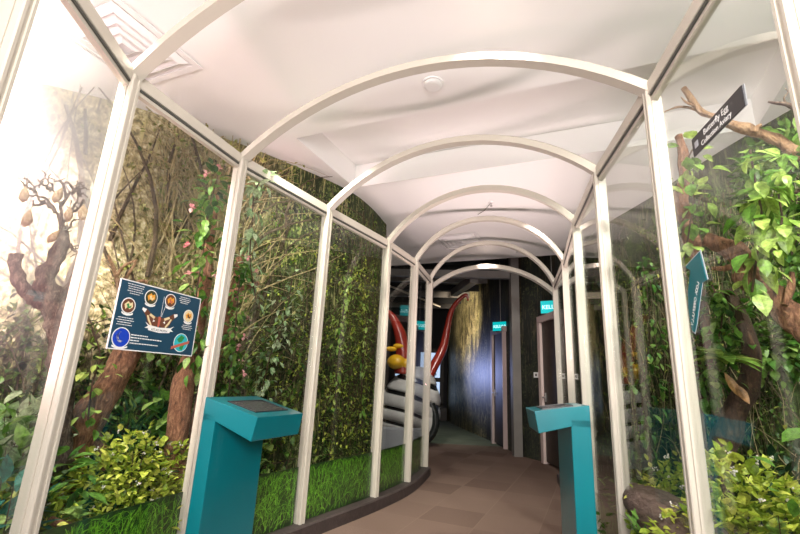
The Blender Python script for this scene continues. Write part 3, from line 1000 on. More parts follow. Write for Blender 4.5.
    rb = blob([(u - .095, v + .022), (u - .075, v + .004), (u - .095, v - .008), (u - .072, v - .008), (u - .07, v - .017), (u, v - .024), (u + .07, v - .017), (u + .072, v - .008), (u + .095, v - .008), (u + .075, v + .004), (u + .095, v + .022), (u + .07, v + .010), (u, v + .004), (u - .07, v + .010)][::-1], M['white'], 'title_ribbon', .002, t_)
    text_mb('ATLAS MOTH', .0175, at(u, v - .0165, .0028), t, up, .0004, align='CENTER').build('title_lettering', M['black'], rb)
    # small text lines (too small to read in the photograph)
    tx = MB()
    def lines(cx, cy, wids, dy, al='L', hh=.0032):
        u, v = P(cx, cy)
        for i, w_ in enumerate(wids):
            x = 0 if al == 'L' else -w_ / 2
            vv = v - i * dy
            e = x
            while e < x + w_ - .004:
                lw = random.uniform(.006, .018)
                lw = min(lw, x + w_ - e)
                tx.obox(at(u + e + lw / 2, vv, .0003), t * lw / 2, n * .0003, up * hh / 2)
                e += lw + .0028
    lines(185, 82, [.10, .09, .085, .09, .06], .0115, 'C')
    lines(125, 255, [.085, .10, .08, .085], .0115, 'C')
    lines(445, 150, [.075, .085, .075, .06], .0105, 'C')
    lines(455, 298, [.07, .08, .06], .0105, 'C')
    lines(155, 345, [.10, .19, .05, .17], .0135, 'L', .0048)
    tx.build('small_lettering', M['white'], t_)
    m_ = MB(); m_.beam(at(.27, .30, .0005), at(.27, .19, .0005), .0015, .0008, up=n)
    m_.beam(at(.29, .25, .0005), at(.275, .19, .0005), .0015, .0008, up=n); m_.build('pointer_line', M['white'], t_)


mural_board()

RA, RB = RP[1], RP[0]
ta = (V((*RB, 0)) - V((*RA, 0))).normalized()
na = V((ta.y, -ta.x, 0))
if na.x > 0: na = -na       # towards the path
up = V((0, 0, 1))


def on_glass(px, py, l=0.008):
    return WP(px, py, RA, RB) + na * l


tl, tr, br, bl = [on_glass(*p) for p in ((693.7, 140), (744, 84.5), (747, 106), (696, 157))]
O = (tl + bl) / 2; Wd = ((tr + br) / 2 - O).dot(ta); zc = (tl.z + bl.z + tr.z + br.z) / 4; hh = (abs(tl.z - bl.z) + abs(tr.z - br.z)) / 4
t_ = thing('species_sign', 'black strip sign with white lettering on the right glass, before a bare branch', 'sign', V((O.x, O.y, zc - hh)))
slope = (((tr.z + br.z) - (tl.z + bl.z)) / 2) / Wd
tt = (ta + up * slope).normalized(); uu = (up - ta * slope * 0.0).normalized()
O.z = (tl.z + bl.z) / 2
m_ = MB(); m_.slab([O - uu * hh, O + ta * Wd + up * slope * Wd - uu * hh, O + ta * Wd + up * slope * Wd + uu * hh, O + uu * hh], -na, .003)
m_.build('black_panel', M['black'], t_)
e_ = .008
m_ = MB(); m_.slab([O - uu * hh - tt * e_ - na * .004, O + tt * (Wd + e_) - uu * hh - na * .004, O + tt * (Wd + e_) + uu * hh - na * .004, O + uu * hh - tt * e_ - na * .004], -na, .002)
m_.build('clear_backing', M['plinth'], t_, label='pale grey backing edge')
fs_ = hh * 2 * .43
text_mb('Butterfly Egg', fs_, O + tt * (Wd * .27) + uu * hh * .10 + na * .0015, tt, uu, .0008).build('lettering', M['white'], t_)
text_mb('Collection Aviary', fs_ * .88, O + tt * (Wd * .20) - uu * hh * .75 + na * .0015, tt, uu, .0008).build('lettering', M['white'], t_)
m_ = MB(); m_.slab([O + tt * Wd * .06 - uu * hh * .35 + na * .001, O + tt * Wd * .14 - uu * hh * .35 + na * .001, O + tt * Wd * .14 + uu * hh * .35 + na * .001, O + tt * Wd * .06 + uu * hh * .35 + na * .001], na, .0006)
m_.build('small_emblem', M['plinth'], t_)

# arrow sign
ap = [(701.5, 252), (708.7, 280), (703.7, 283), (700.8, 304), (698.5, 322), (696.5, 332), (694, 330), (690.8, 312), (690, 291), (692.5, 270.5), (687.5, 267)]
ag = [on_glass(*p) for p in ap]
cen = sum(ag, V()) / len(ag)
t_ = thing('arrow_sign', 'curved teal arrow sign pointing up on the right glass pane', 'sign', V((cen.x, cen.y, min(p.z for p in ag))))
m_ = MB(); m_.slab(ag[::-1], -na, .003); m_.build('arrow_panel', M['teal'], t_)
m_ = MB(); big = [cen + (p - cen) * 1.06 - na * .0035 for p in ag]; m_.slab(big[::-1], -na, .0015); m_.build('clear_edge', M['plinth'], t_, label='pale translucent edge')
s0, s1 = on_glass(701.5, 284), on_glass(696.5, 326)
word = 'LOOK CAREFULLY'
bez = [on_glass(702.0, 282), on_glass(699.3, 296), on_glass(697.6, 310), on_glass(695.6, 326)]
tm = MB()
for i, ch in enumerate(word):
    if ch == ' ': continue
    s_ = (i + .2) / len(word) * 3; k = min(int(s_), 2); f = s_ - k
    p = bez[k].lerp(bez[k + 1], f); d = (bez[k + 1] - bez[k]).normalized()
    x = text_mb(ch, .024, p + na * .0012, d, d.cross(-na) * -1 if d.cross(na).dot(ta) < 0 else d.cross(na), .0006)
    tm.add(x.v, x.f)
tm.build('lettering', M['white'], t_)


# ---------------------------------------------------------------- plants and wood
def rdir(upw=0.3):
    while True:
        d = V((random.uniform(-1, 1), random.uniform(-1, 1), random.uniform(-1, 1)))
        if 0.1 < d.length < 1: break
    d.normalize(); d.z += upw
    return d.normalized()


def stem_from(m_, p, q, r=0.004, wob=.03):
    mid = (p + q) / 2 + V((random.uniform(-wob, wob), random.uniform(-wob, wob), random.uniform(0, wob)))
    a, b = smooth_path([p, mid, q], [r, r * .8, r * .4], 3)
    m_.tube(a, b, 5)


def bush(name, label, cat, c, rx, ry, h, n, ls, mat, base=None, flowers=0, fmat=None, up_=.35, wr=.7, stems=14, z0=.05, curl=.3, group=None, ang=0):
    c = V(c)
    t_ = thing(name, label, cat, V((c.x, c.y, z0)), group)
    f = MB(); s_ = MB()
    ca, sa = cos(ang), sin(ang)
    def shell(rmin=.55):
        while True:
            d = V((random.uniform(-1, 1), random.uniform(-1, 1), random.uniform(0, 1)))
            if rmin < d.length < 1: break
        k = 1 + .22 * mnoise.noise(d * 2.2 + c * 3)
        x, y = rx * d.x * k, ry * d.y * k
        return d, V((c.x + x * ca - y * sa, c.y + x * sa + y * ca, z0 + h * max(.06, d.z) * k))
    for i in range(n):
        d, p = shell()
        dd = (V((d.x, d.y, d.z * .5)).normalized() + rdir(0) * .8); dd.z += random.uniform(-.3, .3)
        L_ = ls * random.uniform(.55, 1.15)
        f.leaf(p, dd, V((random.gauss(0, .3), random.gauss(0, .3), 1)), L_, L_ * wr * random.uniform(.8, 1.1), random.uniform(0, curl * 1.6))
    f.build('foliage', M[mat], t_)
    for i in range(stems):
        d, p = shell(.7)
        b_ = V((c.x + random.uniform(-.3, .3) * rx, c.y + random.uniform(-.3, .3) * ry, z0))
        stem_from(s_, b_, p)
    s_.build('stems', M['bark_dark'], t_)
    if flowers:
        fl = MB()
        for i in range(flowers):
            d, p = shell(.9)
            p = p + V((0, 0, .035))
            for k in range(5):
                fl.ball(p + V((random.uniform(-.012, .012), random.uniform(-.012, .012), random.uniform(-.008, .012))), .0045, seg=5, rings=3)
        fl.build('flowers', M[fmat or 'flower'], t_, label='tiny white flower heads')['kind'] = 'stuff'
    return t_


def branch(name, label, cat, paths, mat, seg=12, rough=.22, leaves=None, group=None, fs=6, rs=.62):
    base = V(paths[0][0][0])
    t_ = thing(name, label, cat, base, group)
    for i, (pts, rads) in enumerate(paths):
        a, b = smooth_path(pts, [r_ * rs for r_ in rads], 10)
        m_ = MB(); m_.tube(a, b, seg + 6 if i == 0 else 10, rough, fs=fs)
        m_.build('trunk' if i == 0 else 'side_branch', M[mat], t_, smooth=True)
    return t_


def vine(name, label, pts, n, ls, mat, spread, wr=.6, parent=None, hang=.3, stem='bark_dark', sr=.005, cat='vine', extra=None):
    t_ = parent or thing(name, label, cat, pts[0])
    a, b = smooth_path(pts, [sr] * len(pts), 6)
    m_ = MB(); m_.tube(a, b, 6, .1); m_.build('vine_stem', M[stem], t_)
    f = MB()
    for i in range(n):
        k = random.random() * (len(a) - 1); j = int(k)
        p = a[j].lerp(a[j + 1], k - j)
        d = rdir(-hang)
        o_ = d * spread * random.random()
        L_ = ls * random.uniform(.6, 1.15)
        f.leaf(p + o_, d, V((0, 0, 1)), L_, L_ * wr, random.uniform(.0, .6))
    f.build('foliage', M[mat], t_)
    if extra:
        cnt, mt, sz, nm = extra
        f = MB()
        for i in range(cnt):
            k = random.random() * (len(a) - 1); j = int(k)
            p = a[j].lerp(a[j + 1], k - j) + rdir(0) * spread * .8
            for q in range(5):
                f.leaf(p, rdir(.3), V((0, 0, 1)), sz, sz * .8, .2)
        f.build(nm, M[mt], t_, label='pink blossoms')
    return t_


# soil beds
def bed(name, A, B, z, label):
    m_ = MB(); vs = []
    k = 18; r = 6
    Sa, _ = smooth_path([(*p, 0) for p in A], [0] * len(A), 6); Sb, _ = smooth_path([(*p, 0) for p in B], [0] * len(B), 6)
    for i in range(k + 1):
        pa = Sa[round(i / k * (len(Sa) - 1))]; pb = Sb[round(i / k * (len(Sb) - 1))]
        for j in range(r + 1):
            q = pa.lerp(pb, j / r)
            vs.append((q.x, q.y, z * (.35 + .65 * j / r) + .05 * mnoise.noise(V((q.x * 2.5, q.y * 2.5, 0)))))
    fs = [(i * (r + 1) + j, (i + 1) * (r + 1) + j, (i + 1) * (r + 1) + j + 1, i * (r + 1) + j + 1) for i in range(k) for j in range(r)]
    m_.add(vs, fs)
    o = m_.build(name, M['pebble'], None, smooth=True)
    tag(o, label, 'soil', kind='stuff')


def off(P, side, d):
    out = []
    for i in range(len(P)):
        t, n = dirs(P, i, side)
        out.append((P[i][0] + n.x * d, P[i][1] + n.y * d))
    return out


bed('soil_bed', [(-2.2, .6)] + off(LP[:6], 1, .09), [(-4.5, 1.8), (-3.4, 2.7), (-2.98, 2.92), (-2.28, 3.22), (-1.78, 3.58), (-1.40, 3.86), (-.72, 4.56), (-.36, 5.2)], .14, 'dark soil covering the planted bed left of the tunnel')
bed('soil_bed', [(1.6, .1)] + off(RP, -1, .09), [(3.3, .2), (3.2, 1.0), (3.0, 2.2), (2.85, 3.2), (2.79, 3.8), (2.77, 4.5), (2.66, 5.4), (2.62, 6.2)], .14, 'dark soil covering the planted bed right of the tunnel')

# --- fine thickets growing in front of the murals
def wall_path(P):
    S, _ = smooth_path([(p[0], p[1], 0) for p in P], [0] * len(P), 6)
    return S


def thicket(name, label, P, side, f0, f1, z0, z1, n, nl, ls, bmat, lmat, r0=.008, up_=1.0, ln=(.4, 1.3), dep=(.03, .22), wob=.35, zpow=1.0):
    S = wall_path(P); N_ = len(S) - 1
    t_ = thing(name, label, 'thicket', S[int((f0 + f1) / 2 * N_)], kind='stuff')
    bm_ = MB(); lm_ = MB()

    def pos(f, z, d):
        k = min(max(f, 0), 1) * N_; j = min(int(k), N_ - 1)
        p = S[j].lerp(S[j + 1], k - j); t = (S[j + 1] - S[j]).normalized(); nr = V((t.y, -t.x, 0)) * side
        q = p + nr * d; q.z = z
        return q
    tot = sum((S[i + 1] - S[i]).length for i in range(N_))
    for i in range(n):
        f = random.uniform(f0, f1); z = z0 + (z1 - z0) * random.random() ** zpow; d = random.uniform(*dep)
        L_ = random.uniform(*ln); a = random.gauss(0, .55); cv = random.gauss(0, wob * 2)
        pts = []; ff, zz = f, z
        for k in range(7):
            zz2 = min(zz, CEIL - .03)
            pts.append(pos(ff, max(zz2, .12), d + .02 * sin(k + i)))
            aa = a + cv * k / 6
            ff += sin(aa) * L_ / 6 / tot + random.gauss(0, .006 / tot); zz += cos(aa) * L_ / 6 * up_
            if zz > CEIL - .03 or zz < .12 or not 0 < ff < 1: break
        if len(pts) < 3: continue
        r = r0 * random.uniform(.35, 1) ** 1.5
        bm_.tube(pts, [r * (1 - .12 * k) for k in range(len(pts))], 5)
        for k in range(int(nl * random.uniform(.3, 1.7))):
            j = random.randrange(len(pts) - 1); p = pts[j].lerp(pts[j + 1], random.random())
            lm_.leaf(p, rdir(-.1), V((0, 0, 1)), ls * random.uniform(.5, 1.2), ls * .5, .3, shape=(0, 1, .8, 0))
    bm_.build('twigs', M[bmat], t_)['kind'] = 'stuff'
    lm_.build('leaves', M[lmat], t_)['kind'] = 'stuff'
    return t_


M['twig_gold'] = bark_mat('golden_twigs', (0.12, 0.08, 0.03), (0.40, 0.31, 0.14), (0.70, 0.60, 0.36), (30, 30, 10))
M['twig_dark'] = bark_mat('dark_twigs', (0.02, 0.013, 0.008), (0.09, 0.06, 0.03), (0.2, 0.15, 0.08), (30, 30, 10))
M['l_gold'] = leaf_mat('golden_green_leaves', [(0.12, 0.17, 0.03), (0.32, 0.34, 0.08), (0.55, 0.52, 0.22), (0.20, 0.28, 0.05)])
M['l_curtain'] = leaf_mat('curtain_leaves', [(0.015, 0.05, 0.008), (0.06, 0.15, 0.02), (0.16, 0.28, 0.04), (0.40, 0.48, 0.14)])
M['l_forest'] = leaf_mat('forest_leaves', [(0.012, 0.035, 0.008), (0.04, 0.10, 0.015), (0.10, 0.20, 0.03), (0.28, 0.36, 0.08)])
thicket('golden_thicket', 'tangle of thin golden twigs in front of the hazy left mural', LEFT_MURAL, 1, .42, .62, 1.0, 3.0, 460, 5, .05, 'twig_gold', 'l_gold', .010)
thicket('dark_boughs', 'few dark slender boughs crossing the hazy left mural', LEFT_MURAL, 1, .25, .66, 1.2, 2.8, 26, 2, .06, 'twig_dark', 'l_forest', .028, ln=(.8, 1.8), wob=.5)
thicket('leafy_thicket', 'low dark green leafy tangle at the foot of the left mural', LEFT_MURAL, 1, .22, .70, .1, 1.3, 420, 12, .075, 'twig_dark', 'l_forest', .008, ln=(.3, .8), dep=(.04, .4))
thicket('hanging_thicket', 'curtain of fine leafy vines hanging before the dark left mural', LEFT_MURAL, 1, .64, .985, .9, 3.2, 420, 16, .038, 'twig_dark', 'l_curtain', .006, up_=-1.0, ln=(.5, 1.4), dep=(.02, .10), wob=.15)
thicket('bright_vines', 'scattered yellow-green vines before the dark left mural', LEFT_MURAL, 1, .64, .95, .6, 2.7, 150, 14, .042, 'twig_dark', 'l_yg', .004, up_=-1.0, ln=(.3, .9), dep=(.05, .13), wob=.3)
thicket('hanging_thicket', 'dim curtain of hanging vines before the right mural', RIGHT_MURAL, -1, .22, .93, .9, 3.2, 520, 12, .05, 'twig_dark', 'l_forest', .007, up_=-1.0, ln=(.5, 1.5), dep=(.02, .12), wob=.15)
thicket('bare_twigs', 'pale bare twigs tangled low before the right mural', RIGHT_MURAL, -1, .2, .8, .3, 2.2, 160, 2, .05, 'twig_gold', 'l_yg', .005, ln=(.4, 1.1), dep=(.04, .2), wob=.6)

# --- gnarled little tree with cocoons
def WW(pts, d):
    return [W(p[0], p[1], d + (p[2] if len(p) > 2 else 0)) for p in pts]


D1 = 3.05
gt = thing('gnarled_tree', 'grey gnarled dead tree with twisted twigs, behind the first left pane', 'tree', W(75, 470, D1))
pth = [(WW([(58, 470), (60, 400), (60, 330), (52, 300), (46, 282), (50, 266), (60, 250), (64, 236), (62, 226)], D1), [.09, .09, .085, .10, .085, .075, .062, .04, .028]),
       (WW([(58, 310), (42, 304), (26, 294), (18, 280), (15, 266), (15, 254)], D1), [.055, .055, .055, .05, .045, .05]),
       (WW([(60, 300), (68, 290), (74, 276), (84, 262)], D1), [.05, .035, .025, .015])]
for i, (p_, r_) in enumerate(pth):
    a, b = smooth_path(p_, [q_ * .60 for q_ in r_], 12); m_ = MB(); m_.tube(a, b, 26, .55, fs=15); m_.build('trunk' if i == 0 else 'side_branch', M['bark_grey'], gt, smooth=True)
tw = MB()
twigs = [[(62, 228), (54, 210), (42, 203), (34, 190), (28, 180), (24, 178)], [(56, 212), (48, 200), (36, 196), (28, 196)], [(62, 228), (60, 206), (56, 196), (50, 184), (46, 176)],
         [(60, 206), (68, 196), (74, 190), (82, 188), (88, 190)], [(66, 198), (64, 186), (57, 180), (48, 178)], [(62, 226), (70, 214), (76, 204), (80, 194), (88, 196)],
         [(72, 212), (80, 206), (84, 200), (85, 214)], [(64, 232), (72, 224), (78, 218)], [(44, 202), (38, 206), (32, 204)], [(36, 192), (30, 188), (26, 186), (23, 184)],
         [(74, 192), (70, 184), (64, 182)], [(80, 196), (76, 186), (82, 182)], [(52, 188), (44, 186), (38, 180)], [(70, 244), (76, 252), (80, 254)]]
for tpx in twigs:
    jit = [(x, y, random.uniform(-.06, .06)) for x, y in tpx]
    a, b = smooth_path(WW(jit, D1), [.010 - .007 * i / (len(tpx) - 1) for i in range(len(tpx))], 4)
    a = [p + V((random.gauss(0, .004), random.gauss(0, .004), random.gauss(0, .005))) for p in a]
    tw.tube(a, b, 6, .3, fs=20)
for i in range(70):
    tpx = random.choice(twigs); k = random.randrange(len(tpx) - 1); f = random.random()
    p = W(tpx[k][0] * (1 - f) + tpx[k + 1][0] * f, tpx[k][1] * (1 - f) + tpx[k + 1][1] * f, D1)
    d = rdir(.2) * random.uniform(.02, .05)
    tw.tube([p, p + d * .6 + rdir(0) * .006, p + d], [.004, .003, .002], 4)
tw.build('twigs', M['bark_grey'], gt)
for i, (x, y, sz, lb) in enumerate([(24, 194, 1, 'highest and leftmost of those on the gnarled tree'), (27.5, 218, 1.05, 'lowest on the left, hanging clear of the twigs'), (58, 195, 1, 'at the middle of the twigs'), (69, 214, .9, 'right of centre, just above the fork'),
                                    (83, 212, 1.1, 'beside the cream post, rightmost of those on the gnarled tree'), (54, 236, .9, 'lying lowest against the trunk of the gnarled tree')]):
    p = W(x, y, D1 - .06)
    t_ = thing('cocoon', 'pale brown cocoon ' + lb, 'cocoon', p - V((0, 0, .05)), 'cocoons hanging on the gnarled tree')
    m_ = MB(); ax = V((random.gauss(0, .25), random.gauss(0, .2), 1)).normalized()
    vs, rs = [], []
    for k in range(9):
        s_ = k / 8; vs.append(p + ax * (s_ - .5) * .10 * sz); rs.append(max(.002, .025 * sz * sin(pi * min(1, s_ * 1.02 + .02)) ** .7 * (1.15 - .5 * s_)))
    m_.tube(vs, rs, 12, .25, fs=25); m_.build('shell', M['cocoon'], t_, smooth=True)
    m_ = MB(); m_.tube([p + ax * .05, p + ax * .07 + V((.004, 0, 0)), p + ax * .085], .0022, 5); m_.build('stalk', M['bark_grey'], t_)

# dry twig bundle right of the first post, behind the sign
branch('dry_branch', 'short cut dry twigs beyond the moth board, above its left corner', 'branch',
       [(WW([(122, 330), (120, 292), (114, 270), (108, 255)], 3.3), [.03, .03, .02, .012]), (WW([(119, 285), (126, 278), (136, 262)], 3.3), [.02, .018, .015]),
        (WW([(117, 276), (124, 266), (137, 260)], 3.25), [.018, .015, .012]), (WW([(124, 300), (138, 282), (148, 282)], 3.3), [.022, .02, .018])], 'bark_tan')

# leaning trunk
branch('leaning_tree', 'thick leaning brown trunk rising from the yellow-green shrub below the moth board', 'tree trunk',
       [(WW([(52, 500), (74, 450), (98, 405), (118, 370), (132, 340), (142, 320)], 3.25), [.19, .155, .14, .13, .12, .10]),
        (WW([(90, 430), (100, 445), (104, 470)], 3.25), [.07, .05, .04])], 'bark_red', 18, .25)
# twin trunks with climbing leaves
tt_ = branch('twin_tree', 'upright reddish twin trunk wrapped in leaves and pink blossoms beside the second left post', 'tree trunk',
             [(WW([(176, 480), (178, 420), (186, 370), (196, 330), (204, 290), (208, 240), (216, 195)], 3.35), [.13, .115, .10, .085, .075, .07, .05]),
              (WW([(190, 480), (200, 420), (212, 370), (222, 330), (236, 285), (240, 255)], 3.4), [.10, .09, .08, .075, .06, .045]),
              (WW([(225, 300), (238, 290), (250, 286), (259, 283)], 3.3), [.03, .03, .03, .026])], 'bark_red', 16, .25)
vine('climbing_vine', 'leafy climber with pink blossoms on the twin trunk', WW([(198, 360), (196, 300), (202, 260), (208, 215), (218, 175)], 3.15), 230, .085, 'l_green', .15, .55, extra=(16, 'pink', .035, 'blossoms'))
vine('climbing_vine', 'climber with dark leaves and pink blossoms just right of the second left post', WW([(228, 400), (232, 360), (236, 320), (240, 280), (246, 262)], 3.2), 200, .06, 'l_green', .11, .6, extra=(12, 'pink', .03, 'blossoms'))
vine('climbing_vine', 'pale-leaved climber rising along the right edge of the second left post', WW([(256, 300), (250, 260), (252, 225), (254, 195), (262, 178)], 3.2), 90, .10, 'l_pale', .09, .38)
vine('hanging_vine', 'speckled pale-leaved vine in the middle of the second pane past the left kiosk', WW([(262, 390), (272, 350), (285, 320), (292, 280)], 3.75), 130, .06, 'l_pale', .2, .6)
vine('hanging_vine', 'bright green vine seen through the third left pane, low near its post', WW([(335, 400), (340, 340), (345, 300), (352, 270)], 4.6), 150, .07, 'l_fresh', .16, .5)
vine('hanging_vine', 'thin green vine hanging mid-pane before the dark far end of the left mural', WW([(361, 420), (362, 370), (366, 330), (364, 300)], 4.95), 60, .08, 'l_fresh', .1, .5)

# shrubs, left bed
bush('flowering_shrub', 'yellow-green shrub with tiny white flowers at the foot of the leaning trunk', 'shrub', W(112, 500, 3.08), .40, .27, .72, 2900, .052, 'l_yg', flowers=60, ang=.5)
bush('flowering_shrub', 'yellow-green shrub left of the kiosk, under the twin trunk', 'shrub', W(166, 500, 3.25), .27, .20, .66, 1500, .05, 'l_yg', flowers=40, ang=.7)
bush('flowering_shrub', 'yellow-green shrub at the lower left corner, before the first post', 'shrub', W(8, 520, 2.8), .38, .28, .52, 1400, .052, 'l_yg', flowers=20)
bush('dark_fern', 'dark feathery fern between the leaning trunk and the twin trunk', 'fern', W(135, 440, 3.3), .30, .25, .85, 900, .085, 'l_dark', wr=.22, curl=.5)
bush('variegated_shrub', 'broad-leaved pale green plant behind the first left pane, under the gnarled tree', 'shrub', W(18, 400, 3.2), .40, .32, .95, 620, .10, 'l_pale', wr=.55, stems=20)
bush('leafy_shrub', 'mid green leafy shrub low behind the first left pane', 'shrub', W(10, 430, 3.0), .5, .35, .80, 700, .11, 'l_green', wr=.55)
bush('leafy_shrub', 'green shrub with broad leaves between the two left tree trunks', 'shrub', W(150, 400, 3.5), .36, .22, 1.12, 420, .13, 'l_green', wr=.5, ang=.6)
bush('teal_plant', 'bluish green broad-leaved plant behind the first left post', 'plant', W(20, 430, 2.65), .14, .12, .80, 60, .16, 'l_teal', wr=.5)
vine('trailing_ivy', 'round-leaved ivy climbing beside the leaning trunk', WW([(88, 420), (92, 385), (100, 355), (92, 330)], 3.05), 30, .055, 'l_fresh', .10, .85)
bush('low_shrub', 'dim green shrub behind the left kiosk', 'shrub', W(240, 440, 3.6), .35, .22, .80, 420, .08, 'l_green', ang=.8)

# hose at the bed edge
a, b = smooth_path([W(50, 520, 2.75), W(70, 527, 2.7), W(95, 530, 2.7), W(112, 524, 2.75)], [.018] * 4, 5)
m_ = MB(); m_.tube(a, b, 10); tag(m_.build('root', M['bark_red'], None, smooth=True), 'reddish brown root lying on the soil below the yellow-green shrub', 'root')

# --- right bed wood
branch('bare_branch', 'long peeling branch reaching across the top right, behind the black sign', 'branch',
       [(WW([(812, 162), (788, 148), (762, 135), (740, 127), (718, 119), (702, 112), (692, 100), (684, 88)], 2.7), [.075, .07, .062, .055, .05, .045, .042, .034]),
        (WW([(700, 111), (690, 108), (678, 107), (664, 112)], 2.7), [.025, .018, .014, .010]), (WW([(694, 106), (686, 102), (681, 97)], 2.68), [.02, .014, .006]), (WW([(755, 132), (757, 127), (762, 125)], 2.65), [.03, .028, .02])], 'bark_tan', 18, .5, fs=10, rs=.44)
branch('forked_twig', 'thin dead forked twig at the upper right edge', 'branch',
       [(WW([(812, 108), (796, 108), (786, 104), (776, 103), (768, 102)], 2.6), [.03, .022, .016, .012, .006]), (WW([(786, 104), (784, 98), (788, 92), (785, 88)], 2.6), [.009, .006, .004, .003])], 'bark_grey')
branch('upright_branch', 'rough reddish upright branch just right of the near right post', 'branch',
       [(WW([(697, 262), (690, 235), (682, 205), (684, 175), (682, 150), (678, 136)], 2.75), [.05, .055, .06, .055, .045, .04])], 'bark_red', 18, .5, fs=10, rs=.6)
branch('diagonal_branch', 'thick rough reddish branch slanting down to the right edge', 'branch',
       [(WW([(815, 335), (795, 318), (770, 296), (750, 280), (738, 258), (722, 246), (704, 240)], 2.75), [.10, .095, .09, .085, .08, .07, .055]),
        (WW([(738, 262), (726, 268), (712, 268)], 2.75), [.03, .025, .015]), (WW([(785, 305), (790, 290), (792, 272)], 2.7), [.035, .028, .012])], 'bark_red', 20, .5, fs=9, rs=.66)
branch('forked_tree', 'dark reddish forked trunk rising behind the yellow-green shrub on the right', 'tree trunk',
       [(WW([(712, 490), (718, 455), (730, 425), (745, 395), (752, 360), (742, 320), (728, 290)], 3.0), [.14, .12, .10, .085, .07, .05, .04]),
        (WW([(705, 480), (698, 430), (700, 380), (705, 340), (702, 290)], 3.05), [.08, .065, .055, .05, .04])], 'bark_dark', 16, .25)
# hollow log
a_, b_ = W(612, 505, 2.75), W(700, 548, 2.35)
lg = thing('bark_log', 'curved slab of brown bark lying between the two nearest right posts', 'log', V((a_.x, a_.y, .1)))
m_ = MB(); pp, rr = smooth_path([W(634, 496, 3.1), W(655, 512, 2.8), W(688, 535, 2.5), W(715, 560, 2.3)], [.07, .11, .13, .10], 5)
m_.tube(pp, rr, 22, .10, fs=4); m_.build('bark', M['log'], lg, smooth=True)

bush('flowering_shrub', 'large yellow-green shrub with tiny white flowers at the lower right', 'shrub', W(752, 500, 2.5), .46, .38, .86, 3300, .058, 'l_yg', flowers=95)
bush('flowering_shrub', 'yellow-green shrub seen left of the near right post, beside the bark slab', 'shrub', W(672, 480, 2.95), .27, .24, .78, 1200, .05, 'l_yg', flowers=16)
bush('spiky_plant', 'small dark palm-like plant on the bark slab', 'plant', W(641, 490, 2.6), .10, .10, .40, 70, .12, 'l_green', wr=.25, z0=.2)
bush('sapling', 'young sapling with broad leaves at the right edge', 'plant', W(790, 470, 2.35), .14, .12, .86, 26, .11, 'l_green', wr=.6, stems=6)
vine('big_leaf_vine', 'hanging vine with large glossy yellow-green leaves at the upper right', WW([(750, 150), (756, 185), (762, 220), (757, 255), (752, 292)], 2.45), 60, .105, 'l_fresh', .09, .62, hang=.8)
vine('big_leaf_vine', 'shorter vine of large light green leaves right of the longest one', WW([(785, 150), (778, 185), (782, 220), (776, 248)], 2.5), 54, .10, 'l_fresh', .10, .55, hang=.7)
vine('leafy_climber', 'ragged green climber around the upright branch', WW([(684, 260), (690, 225), (694, 190), (688, 160), (700, 140)], 2.62), 44, .085, 'l_fresh', .10, .75)
bush('leafy_canopy', 'dense leafy crown hanging at the top right edge', 'foliage', W(800, 165, 3.0), .33, .3, .40, 800, .07, 'l_green', z0=W(800, 190, 2.9).z, wr=.5, stems=10)
vine('leafy_climber', 'bushy climber filling the space right of the big-leaved vine', WW([(812, 190), (800, 230), (792, 260), (808, 300)], 3.15), 520, .06, 'l_green', .2, .6)
vine('leafy_climber', 'green climber below the slanting branch at the right edge', WW([(800, 330), (780, 345), (760, 350), (745, 330)], 3.15), 520, .06, 'l_green', .2, .75)
vine('leafy_climber', 'small-leaved green climber behind the teal arrow sign', WW([(705, 380), (715, 350), (722, 315), (712, 285)], 2.95), 260, .065, 'l_green', .15, .65)
vine('leafy_climber', 'hanging dim climber beyond the middle right pane', WW([(640, 430), (645, 380), (650, 320), (642, 260)], 3.6), 150, .07, 'l_green', .22, .5)
# leaf rosette and dead leaf on the forked trunk
t_ = thing('leaf_rosette', 'rosette of long green leaves on the forked trunk below the arrow sign', 'plant', W(722, 362, 2.75))
m_ = MB(); c = W(722, 360, 2.75)
for i in range(13):
    aa = 2 * pi * i / 13
    m_.leaf(c, V((cos(aa) * .8, sin(aa) * .6, random.uniform(.0, .5))), V((0, 0, 1)), random.uniform(.14, .22), .075, .5)
m_.build('foliage', M['l_fresh'], t_)
m_ = MB()
for px, py, l in ((724, 372, .14), (736, 384, .10)):
    m_.leaf(W(px, py, 2.7), V((.45, -.1, -1)), V((-.3, -1, 0)), l, .04, -.1)
tag(m_.build('dead_leaves', M['l_dry'], None), 'curled brown dead leaves hanging under the leaf rosette', 'leaf')
bush('dark_undergrowth', 'dark green undergrowth in front of the right mural, low at the right edge', 'shrub', W(780, 440, 3.3), .5, .35, .85, 600, .09, 'l_dark', wr=.5)
bush('dark_undergrowth', 'dark shrub behind the middle right panes beyond the bark slab', 'shrub', W(640, 450, 3.7), .3, .28, .7, 500, .07, 'l_green', wr=.5)


